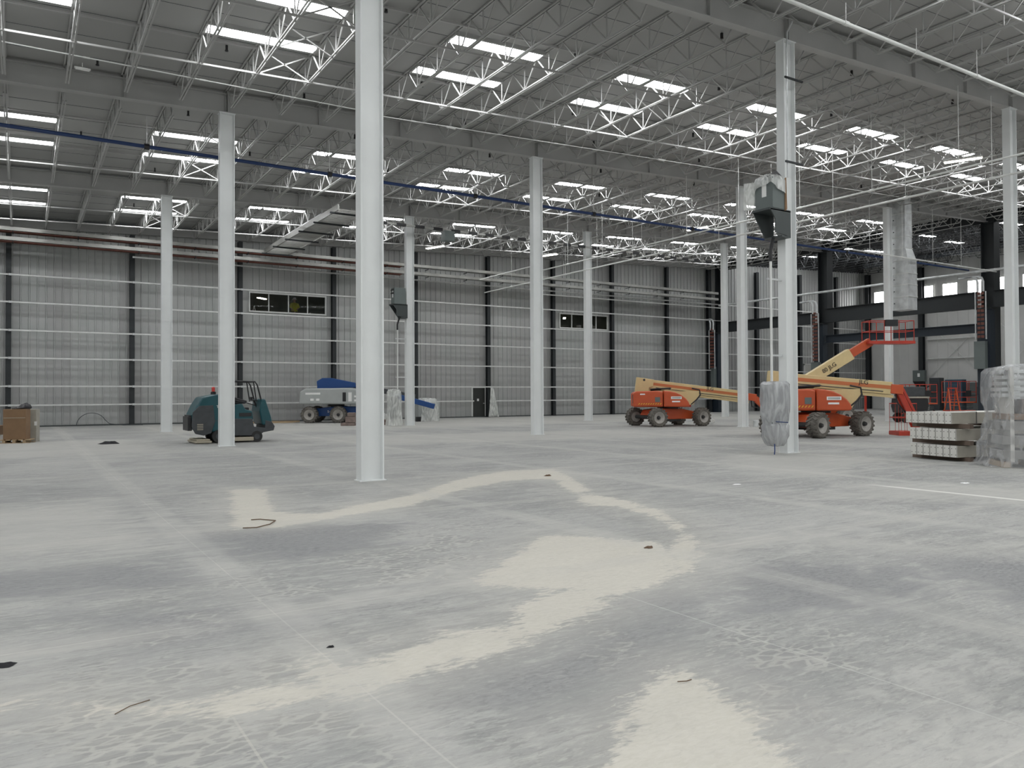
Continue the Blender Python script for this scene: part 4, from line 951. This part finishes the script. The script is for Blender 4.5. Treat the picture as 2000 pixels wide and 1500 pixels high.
MB().bar((1.0, 0, 2.3), (4.9, 0, 1.55), .3, .3).build('boom_section', M_DGREY, t, bevel=.02)
MB().bar((3.6, -.05, 1.65), (6.1, -.05, .95), .35, .32).build('lower_boom', M_GBLUE, t, bevel=.03)
MB().lathe([(0, 1.0), (.5, 1.0), (.5, 1.16), (0, 1.16)], (0, 0, 0), 'z', 24).b2(-1.8, 2.2, -.4, .4, 1.14, 1.3).build('turntable', M_HUB, t)
lettering('S-45', .2, face_neg_y(-.25, -.51, .68), M_WHITE, t)

# ------------------------------------------------------------------ teal floor scrubber
t = thing('floor_scrubber', 'teal ride-on floor scrubber with overhead guard behind a white column', 'floor scrubber', (6.42, 29.45, 0))
def xs_(px): return (px-363)/162*2.95-1.48            # local x from the measured side view
hw = .62
body = [(-1.35, .55), (-1.38, 1.0), (-1.22, 1.35), (-1.05, 1.62), (-.55, 1.72), (.05, 1.70), (.05, .32), (-.2, .30), (-.9, .45), (-1.15, .42)]
MB().prism(body, -hw, hw).build('tank_body', M_TEAL, t, bevel=.06)
MB().prism([(-1.28, .35), (-1.4, .6), (-1.36, 1.1), (-1.15, 1.32), (-.68, 1.34), (-.62, .75), (-.75, .35), (-1.0, .28)], -hw-.02, -hw+.04).build('side_panel', M_DGREY, t, bevel=.02)
MB().prism([(-.05, .25), (-.05, .85), (.65, .85), (.72, .55), (1.1, .5), (1.12, .78), (1.35, .72), (1.46, .55), (1.42, .40), (1.05, .34), (.9, .22)], -hw-.01, hw+.01).build('lower_skirt', M_DGREY, t, bevel=.02)
MB().prism([(.05, .8), (.05, 1.35), (.30, 1.38), (.42, 1.18), (.65, 1.12), (.70, .8)], -hw, hw).build('seat_housing', M_TEAL, t, bevel=.03)
MB().prism([(1.02, .6), (.92, 1.1), (.98, 1.55), (1.12, 1.55), (1.22, 1.25), (1.33, .9), (1.38, .62)], -hw, hw).build('front_cowl', M_TEAL, t, bevel=.05)
MB().prism([(.05, 1.35), (.10, 1.62), (.55, 1.48), (.50, 1.38)], -.35, .35).b2(.12, .62, -.3, .3, 1.14, 1.24).build('seat', M_BLK2, t, bevel=.03)
a = MB()
for s in (-1, 1):
    y = s*.5
    a.tube([(1.0, y, 1.5), (.86, y, 2.05), (.78, y, 2.17), (.1, y, 2.19), (.0, y, 2.1), (-.02, y, 1.68)], .028, 8).tube([(.83, y, 1.45), (.73, y, 2.15)], .022, 8)
a.tube([(.78, -.5, 2.17), (.78, .5, 2.17)], .025, 8).tube([(0, -.5, 2.19), (0, .5, 2.19)], .025, 8)
a.build('overhead_guard', M_BLK2, t, smooth=True)
MB().lathe([(.15, -.02), (.18, 0), (.15, .02), (.13, 0)], (.85, 0, 1.5), 'z', 18).bar((.85, 0, 1.5), (.98, 0, 1.2), .06).b2(.72, .8, -.1, .1, 1.48, 1.62).build('steering_wheel', M_BLK2, t)
for x, r in ((-.48, .24), (.82, .2)):
    for s in (-1, 1):
        o = MB().lathe([(r*.5, -.09), (r*.95, -.09), (r, -.05), (r, .05), (r*.95, .09), (r*.5, .09)], (x, s*(hw-.06), r), 'y', 24).build('wheel', M_BLACK, t); MB().lathe([(0, -.07), (r*.5, -.08), (r*.5, .08), (0, .07)], (x, s*(hw-.06), r), 'y', 18).build('rim', M_DGREY, o)
MB().b2(-1.3, -.75, -.75, .75, .02, .10).b2(-1.25, -.8, -.7, .7, .10, .16).build('squeegee', M_BEIGE, t, bevel=.02); MB().b2(-.25, .7, -.66, .66, .05, .19).build('brush_skirt', M_BEIGE, t, bevel=.02)
bc = MB().lathe([(0, 1.72), (.09, 1.72), (.09, 1.80), (.05, 1.82), (0, 1.82)], (-.62, -.3, 0), 'z', 14).build('beacon_base', M_BLK2, t); MB().lathe([(.055, 1.82), (.06, 1.95), (.04, 1.98), (0, 1.985)], (-.62, -.3, 0), 'z', 14).build('red_beacon', mat('red_beacon_plastic', (.6, .06, .05), .3), bc)
MB().b2(-1.5, -1.36, -.5, .5, .45, .95).b2(-1.46, -1.38, -.45, .45, .95, 1.0).build('rear_bumper', M_BLK2, t, bevel=.02)
a = MB()
for k in range(4): a.b2(-1.22, -1.02, -hw-.03, -hw-.015, .48+k*.06, .505+k*.06)
a.build('vent_slots', M_BEIGE, t); MB().b2(-.68, -.3, -hw-.012, -hw, .78, .80).b2(-.3, -.28, -hw-.012, -hw, .6, 1.6).build('panel_seams', M_DGREY, t)
lettering('TENNANT', .13, face_neg_y(-.27, -hw-.012, 1.28), M_WHITE, t); lettering('T20', .12, face_neg_y(.38, -hw-.012, .97), M_WHITE, t)
MB().tube([(.1, -.4, 1.5), (.6, -.45, 1.38), (.8, -.4, 1.32)], .02, 6).b2(.2, .62, -hw-.03, -hw, .93, 1.05).build('side_rail', M_BLK2, t)

# ------------------------------------------------------------------ left : cartons on pallets
t = thing('cardboard_carton', 'tall brown cardboard carton on a pallet at the left edge', 'carton', (-.1, 33.6, 0), R(-14))
MB().b2(-.36, .36, -.3, .3, .13, 1.22).build('carton', M_CARD, t, bevel=.01)
a = MB()
for x in (-.32, 0, .32): a.b2(x-.05, x+.05, -.36, .36, .02, .10)
a.b2(-.46, .50, -.38, -.28, 0, .02).b2(-.46, .5, .28, .38, 0, .02)
for k in range(5): a.b2(-.46+k*.2, -.32+k*.2, -.38, .38, .10, .13)
a.build('pallet', M_WOOD, t); MB().b2(-.34, .34, -.32, -.305, .9, .92).build('tape', M_BEIGE, t)
t = thing('metal_cabinet', 'beige metal cabinet right behind the tall brown carton', 'cabinet', (.38, 34.2, 0), R(-14)); MB().b2(-.25, .18, -.2, .3, 0.0, 1.20).build('cabinet', M_WARM, t, bevel=.01); MB().b2(.12, .2, -.22, -.2, .6, .75).b2(-.1, -.02, -.22, -.2, .9, 1.05).build('labels', M_WHITE, t)
vs = []; rnd = random.Random(2)
bm = MB(); rr = [(0, .14), (.12, .13), (.2, .08), (.24, .03), (.22, 0)]
bm.lathe([(r_, z_) for r_, z_ in rr], (0,0,0), 'z', 14); bm.v = [(v[0]*1.3+rnd.uniform(-.02,.02), v[1]+rnd.uniform(-.02,.02), v[2]*(1.2+.7*math.sin(v[0]*9))) for v in bm.v]
o = bm.build('black_bag', M_BLK2, loc=(.05, 33.62, 1.225), smooth=True); tag(o, 'crumpled black bag lying on top of the tall brown carton', 'bag')
t = thing('cardboard_carton', 'low brown carton cut off by the left edge', 'carton', (-1.0, 34.4, 0), R(-14)); MB().b2(-.5, .45, -.3, .3, .28, .62).build('carton', M_CARD, t, bevel=.01); MB().b2(-.52, .48, -.35, .32, 0, .26).build('white_crate', M_WHITE, t)
o = MB().b2(-1.55, -1.36, 48.9, 49.05, 0, 2.25).build('white_door_panel', M_FRAME); tag(o, 'tall pale panel leaning by the wall at the left edge', 'panel')
# hose loop by the wall
pts = [(3.4+.75*math.cos(a_), 49.8, .03+.72*math.sin(a_)) for a_ in [PI*k/14 for k in range(2, 15)]]
o = MB().tube([(6.0, 49.6, .03), (5.0, 49.8, .03), (4.3, 49.8, .12)] + pts, .02, 6).build('hose', M_DGREY, smooth=True); tag(o, 'dark hose looping up from the floor by the left part of the corrugated wall', 'hose')

# ------------------------------------------------------------------ debris
def flat_blob(name, label, cat, loc, r, mt, seed, h=.03):
    rnd = random.Random(seed); vs = [(0,0,h)]; n = 14
    for ring, (q, z) in enumerate(((.6, h*.9), (1, .003))):
        for k in range(n):
            a_ = 2*PI*k/n; w = q*r*(1+rnd.uniform(-.35, .35)); vs.append((1.6*w*math.cos(a_), w*math.sin(a_), z*(1+rnd.uniform(-.3,.3))))
    fs = [(0, 1+k, 1+(k+1)%n) for k in range(n)] + [(1+k, 1+n+k, 1+n+(k+1)%n, 1+(k+1)%n) for k in range(n)]
    o = MB().add(vs, fs).build(name, mt, loc=loc, smooth=True); return tag(o, label, cat)
flat_blob('rag', 'black rag lying on the floor left of the scrubber', 'rag', (2.67, 30.75, 0), .2, M_RAG, 1, .09)
flat_blob('paper_scrap', 'small white scrap of paper on the floor before the wrapped pile', 'paper', (14.6, 7.7, 0), .06, M_PAPER, 2, .01)
flat_blob('paper_scrap', 'white scrap of paper on the floor right of the slab joint in mid-right', 'paper', (11.05, 9.9, 0), .05, M_PAPER, 3, .01)
flat_blob('dirt_clod', 'dark dirt clod beside the sandy streak in front of the nearest column', 'dirt clod', (9.06, 13.06, 0), .05, M_STICK, 5, .03)
flat_blob('dirt_clod', 'dark dirt clod on the large beige sand patch', 'dirt clod', (5.72, 6.35, 0), .035, M_STICK, 6, .02)
flat_blob('dirt_clod', 'dark dirt clod cut by the left edge of the foreground floor', 'dirt clod', (-.07, 5.75, 0), .04, M_RAG, 7, .02)
flat_blob('dirt_clod', 'small dark clod near the joint left of the long sand streak', 'dirt clod', (1.73, 5.0, 0), .016, M_RAG, 8, .012)
o = MB().tube([(2.35, 10.05, .01), (2.5, 9.98, .012), (2.7, 10.1, .02), (2.85, 10.4, .012), (2.72, 10.62, .01)], .007, 6).tube([(2.72, 10.62, .012), (2.6, 10.66, .01)], .007, 6).build('bent_twig', M_STICK, smooth=True); tag(o, 'bent brown twig on the pale dust patch left of the nearest column', 'twig')
o = MB().tube([(.42, 4.55, .006), (.5, 4.62, .008), (.6, 4.66, .006)], .0025, 6).build('thin_wire', M_STICK); tag(o, 'thin dark wire scrap in the tyre prints at lower left', 'wire')
o = MB().tube([(3.18, 3.30, .01), (3.22, 3.27, .014), (3.27, 3.28, .01)], .003, 6).build('bark_chip', M_STICK); tag(o, 'curved brown chip on the lower right sand patch', 'chip')
t = thing('timber_planks', 'loose timber planks on the floor by the blue lift wheels', 'planks', (12.6, 48.4, 0), R(-6))
for k in range(4): MB().b2(-1.4+k*.3, 1.6+k*.2, -.4+k*.28, -.22+k*.28, .0, .05+.05*(k%2)).build('plank', M_WOOD, t)
for n, (x, y) in enumerate(((15.35, 41.2), (17.3, 41.2))):
    t = thing('block_stack', ['stacked dusty brown blocks partly behind the nearest column', 'small dusty block stack just right of the nearest column'][n], 'blocks', (x, y, 0), R(-30))
    MB().b2(-.45, .3, -.3, .3, 0, .16).build('block', M_PAVER, t, bevel=.02); MB().b2(-.2, .3, -.25, .3, .17, .5 if n == 0 else .3).build('block', M_PAVER, t, bevel=.03); 
    if n == 0: MB().b2(-.1, .3, -.25, .25, .51, .72).build('block', M_PAVER, t, bevel=.03)
# wrapped gear behind the far column
def wrapped(name, label, loc, sx_, sy_, sz_, mt, seed, inner=None):
    rnd = random.Random(seed); t = thing(name, label, 'wrapped goods', loc); n = 30; vs = []
    rings = [(0, 1.12), (.12, 1.06), (.3, 1.0), (.55, .97), (.8, .94), (.93, .9), (1.0, .75), (1.02, .05)]
    for z, q in rings:
        for k in range(n):
            a_ = 2*PI*k/n; w = q*(1+.07*math.sin(a_*6+z*5+seed)+.04*math.sin(a_*13+seed)+rnd.uniform(-.02, .02))
            vs.append((sx_*w*math.copysign(abs(math.cos(a_))**.5, math.cos(a_)), sy_*w*math.copysign(abs(math.sin(a_))**.5, math.sin(a_)), sz_*z+rnd.uniform(-.015, .015)*sz_))
    fs = [(i*n+k, i*n+(k+1)%n, (i+1)*n+(k+1)%n, (i+1)*n+k) for i in range(len(rings)-1) for k in range(n)]
    MB().add(vs, fs).build('plastic_sheet', mt, t, smooth=True)
    if inner:
        for (a_, m_, nm_) in inner: MB().b2(*a_).build(nm_, m_, t, bevel=.02)
    return t
wrapped('wrapped_machine', 'low machine under crumpled clear plastic right of the far boxed column', (22.0, 45.2, 0), .62, .55, 1.45, M_PLASW, 3, [((-.8, .7, -.4, .4, .1, 1.2), M_GGREY, 'machine_body'), ((-.9, -.5, -.45, -.2, 0, .3), M_BLK2, 'dark_foot')])
wrapped('wrapped_machine', 'plastic-wrapped gear at the foot of the far boxed column beside the blue boom', (17.35, 39.75, 0), .38, .3, 1.95, M_PLASW, 5, [((-.2, .2, -.15, .15, .4, 1.6), M_DGREY, 'machine_body')])
wrapped('plastic_heap', 'low crumpled plastic heap on the floor below the blue boom', (17.6, 43.6, 0), .9, .6, .62, M_PLASW, 8)

# ------------------------------------------------------------------ rack beams stacked on the right
AX = Vector((19.20, 11.45, 0)); rzs = math.atan2(-1.33, -.36)  # width direction of the row of beam ends
wd = Vector((-.21, -.98, 0)).normalized(); ln = Vector((.98, -.21, 0)).normalized()
ang = math.atan2(ln.y, ln.x)
def tier(z, n, off, lab, L=3.2):
    for k in range(n):
        c = AX + wd*(k*.193+off) ; t = thing('rack_beam', 'white steel rack beam with punched end plate, %s from the left in the %s tier' % (ORD[k+1], lab), 'rack beam', (c.x, c.y, z), ang, 'stacked white rack beams')
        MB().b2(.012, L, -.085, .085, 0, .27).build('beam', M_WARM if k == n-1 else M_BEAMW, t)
        e = MB().b2(0, .012, -.09, .09, -.0, .28).build('end_plate', M_BEAMW, t)
        h_ = MB()
        for yy in (-.055, .055):
            for zz in (.06, .21): h_.lathe([(0, -.003), (.011, -.003), (.011, 0), (0, 0)], (0, yy, zz), 'x', 8)
        h_.b2(-.002, 0, -.085, -.078, 0, .28); h_.build('bolt_holes', M_BAND, e)
tier(.10, 7, .06, 'bottom'); tier(.50, 7, .04, 'middle'); tier(.90, 7, -.08, 'top')
for n, (z, lab) in enumerate(((0, 'under the bottom tier'), (.385, 'between the bottom and middle tiers'), (.785, 'between the middle and top tiers'))):
    for q, xx in enumerate((.35, 2.3)):
        p = AX+ln*xx+wd*.6; o = MB().b2(-.06, .06, -.82, .85, 0, .095 if n == 0 else .11).build('wooden_spacer', mat('spacer_wood', (.16, .12, .095), .8) if (n, q) == (0, 0) else bpy.data.materials['spacer_wood'], loc=(p.x, p.y, z), rz=ang)
        tag(o, '%s wooden spacer %s of white rack beams' % (['front', 'rear'][q], lab), 'wooden spacer', 'spacers of the beam stack')
for n, (z0, lab) in enumerate(((.07, 'bottom'), (.47, 'middle'), (.87, 'top'))):
    p = AX+ln*.75+wd*.58; w2 = .74 if n else .72
    o = MB().b2(-.015, .015, -w2, w2, .31, .318).b2(-.015, .015, -w2, w2, .02, .028).b2(-.015, .015, -w2-.008, -w2, .02, .318).b2(-.015, .015, w2, w2+.008, .02, .318).build('steel_band', M_BAND, loc=(p.x+wd.x*(0.02 if n < 2 else -.1), p.y+wd.y*(0.02 if n < 2 else -.1), z0), rz=ang); tag(o, 'dark steel band strapped round the %s tier of rack beams' % lab, 'steel band', 'bands of the beam stack')
# the large plastic-wrapped pile
pl_ = thing('wrapped_pile', 'tall pile of racking parts under glossy clear plastic at the right edge', 'wrapped goods', (19.10, 8.75, 0), R(-47))
# local +x runs right in the view, +y away
for k in range(2): MB().b2(-.45+k*.9, -.37+k*.9, -.5, .5, .12, 2.2).build('upright_frame', M_BEAMW, pl_)
a = MB()
for z in (.18, .5, .82): a.b2(-.62, 1.5, -.5, .45, z, z+.2)
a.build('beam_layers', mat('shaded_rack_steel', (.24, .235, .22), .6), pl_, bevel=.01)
MB().b2(-.5, 1.5, -.5, .5, 1.05, 1.18).build('cardboard_sheet', M_CARD, pl_); MB().b2(-.2, .7, -.45, .2, 1.18, 1.5).build('grey_carton', M_PAVER, pl_, bevel=.02)
a = MB()
for k in range(5): a.b2(-.58, 1.5, -.42, .35, 1.55+k*.13, 1.63+k*.13)
a.build('upper_beams', M_GALV, pl_, bevel=.01)
a = MB()
for k in range(5): a.box((-.5+k*.42, -.44, 2.12), (.06, .02, .06))
a.build('dark_bolts', M_BAND, pl_)
a = MB()
for k in range(4): a.b2(-.6+k*.62, -.45+k*.62, -.5, .5, 0, .12)
a.build('skid_blocks', M_WOOD, pl_)
rnd = random.Random(12); n = 44; vs = []
rings = [(.02, 1.20), (.2, 1.13), (.5, 1.10), (.85, 1.02), (1.15, 1.0), (1.45, 1.03), (1.8, 1.02), (2.1, 1.0), (2.22, .94), (2.27, .6), (2.28, .03)]
for z, q in rings:
    for k in range(n):
        a_ = 2*PI*k/n; fold = .05*math.sin(a_*9+z*4)+.04*math.sin(a_*17-z*6)+rnd.uniform(-.018, .018)
        vs.append((.42+1.12*(q+fold)*math.copysign(abs(math.cos(a_))**.4, math.cos(a_)), (q+fold)*.60*math.copysign(abs(math.sin(a_))**.4, math.sin(a_)), z+rnd.uniform(-.02, .02)*(1 if z > .1 else 0)))
MB().add(vs, [(i*n+k, i*n+(k+1)%n, (i+1)*n+(k+1)%n, (i+1)*n+k) for i in range(len(rings)-1) for k in range(n)]).build('plastic_sheet', M_PLAS, pl_, smooth=True)
drapeo = MB(); 
# ------------------------------------------------------------------ small machines beyond the stack
def scissor(label, loc, rz, gtop):
    t = thing('scissor_lift', label, 'scissor lift', loc, rz, 'small scissor lifts')
    MB().b2(-.9, .9, -.38, .38, .12, .5).build('base', M_RED, t, bevel=.02)
    a = MB()
    for k in range(4): z = .55+k*.1; a.bar((-.8, 0, z), (.8, 0, z+.08), .5, .03)
    a.build('scissor_stack', M_UNITD, t)
    for x in (-.7, .7):
        for s in (-1, 1): MB().lathe([(0, -.06), (.16, -.06), (.16, .06), (0, .06)], (x, s*.36, .16), 'y', 16).build('wheel', M_BLACK, t)
    MB().b2(-.95, .95, -.4, .4, .98, 1.06).build('platform', M_ORANGE, t)
    a = MB(); H = gtop
    for z in (1.35, 1.7, H): a.tube([(-.93,-.38,z),(.93,-.38,z),(.93,.38,z),(-.93,.38,z),(-.93,-.38,z)], .022, 6)
    for x in (-.93, -.31, .31, .93):
        for y in (-.38, .38): a.tube([(x, y, 1.06), (x, y, H)], .022, 6)
    a.build('guard_rails', M_RED, t); MB().b2(.2, .55, -.45, -.38, 1.4, 1.8).build('control_box', M_BLK2, t)
scissor('red scissor lift between the boom jib and the orange ladder', (45.3, 26.6, 0), R(-32), 2.15)
scissor('red scissor lift left of the wrapped pile, beyond the ladder', (53.0, 28.3, 0), R(-30), 2.4)
t = thing('step_ladder', 'orange platform step ladder standing beyond the white rack beams', 'ladder', (44.6, 24.2, 0), R(-32))
for s in (-1, 1):
    MB().bar((s*.3, -.45, 0), (s*.2, 0, 1.9), .06).build('front_rail', M_ORANGE, t); MB().bar((s*.3, .5, 0), (s*.2, 0, 1.9), .05).build('rear_rail', M_ORANGE, t)
a = MB()
for k in range(1, 6): q = k/6; a.bar((-.3+.1*q, -.45+.45*q, 1.9*q), (.3-.1*q, -.45+.45*q, 1.9*q), .08, .03)
a.build('treads', M_ORANGE, t); MB().b2(-.22, .22, -.12, .12, 1.88, 1.94).build('top_cap', M_RED, t)
t = thing('compressor', 'black tank machine with a pale rail on top beside the red jib', 'compressor', (42.1, 25.2, 0), R(-32))
MB().prism([(-.75, .55), (.75, .55), (.85, .95), (.8, 1.35), (-.8, 1.35), (-.85, .9)], -.45, .45).build('tank', M_BLK2, t, bevel=.05)
MB().b2(-.85, .85, -.5, .5, 1.36, 1.45).build('top_rail', M_WARM, t); MB().b2(-.7, .7, -.35, .35, 1.46, 2.0).build('engine_cover', M_DGREY, t, bevel=.04)
for s in (-.45, .45): MB().lathe([(0, -.1), (.26, -.1), (.28, 0), (.26, .1), (0, .1)], (s, -.45, .28), 'y', 20).lathe([(0, -.1), (.26, -.1), (.28, 0), (.26, .1), (0, .1)], (s, .45, .28), 'y', 20).build('wheel_pair', M_BLACK, t)
t = thing('fire_extinguisher', 'red fire extinguisher standing on the floor beside the black tank machine', 'fire extinguisher', (42.9, 24.3, 0))
MB().lathe([(0, 0), (.13, 0), (.14, .05), (.14, .5), (.09, .6), (.04, .64), (0, .64)], (0,0,0), 'z', 18).build('cylinder', M_RED, t, smooth=True); MB().b2(-.03, .1, -.02, .02, .64, .72).tube([(.05, 0, .66), (.2, 0, .5), (.2, 0, .2)], .02, 6).build('handle_and_hose', M_BLK2, t); MB().lathe([(.142, .2), (.142, .4)], (0,0,0), 'z', 18).build('label_band', M_WHITE, t)
t = thing('gantry_arm', 'thin beige folding arm stretched beyond the red jib', 'arm', (40.6, 28.6, 0), R(-32))
MB().bar((-1.1, 0, 2.5), (1.6, 0, 2.0), .07).bar((-1.0, 0, 2.1), (1.6, 0, 2.05), .06).build('arms', M_BEIGE, t); MB().b2(-1.0, -.9, -.05, .05, 0, 2.7).b2(1.5, 1.6, -.05, .05, 0, 2.1).build('posts', M_RED, t)
# paper roll of debris at far right of mid columns
t = thing('debris_pile', 'low pile of pale rubble along the floor behind the far right columns', 'debris', (36.8, 41.5, 0))
rnd = random.Random(5)
a = MB()
for k in range(16): a.box((rnd.uniform(-1.6, 1.6), rnd.uniform(-.5, .5), .1), (rnd.uniform(.2, .5), rnd.uniform(.2, .4), .2), rnd.uniform(0, 3))
a.build('rubble', M_WARM, t)

# ------------------------------------------------------------------ world, view
w = bpy.data.worlds.new('world'); bpy.context.scene.world = w; w.use_nodes = True
w.node_tree.nodes['Background'].inputs[0].default_value = (.5, .55, .6, 1); w.node_tree.nodes['Background'].inputs[1].default_value = .05
vs_ = bpy.context.scene.view_settings; vs_.view_transform = 'Standard'; vs_.look = 'None'; vs_.exposure = 0.0; vs_.gamma = 1.0; vs_.use_curve_mapping = False
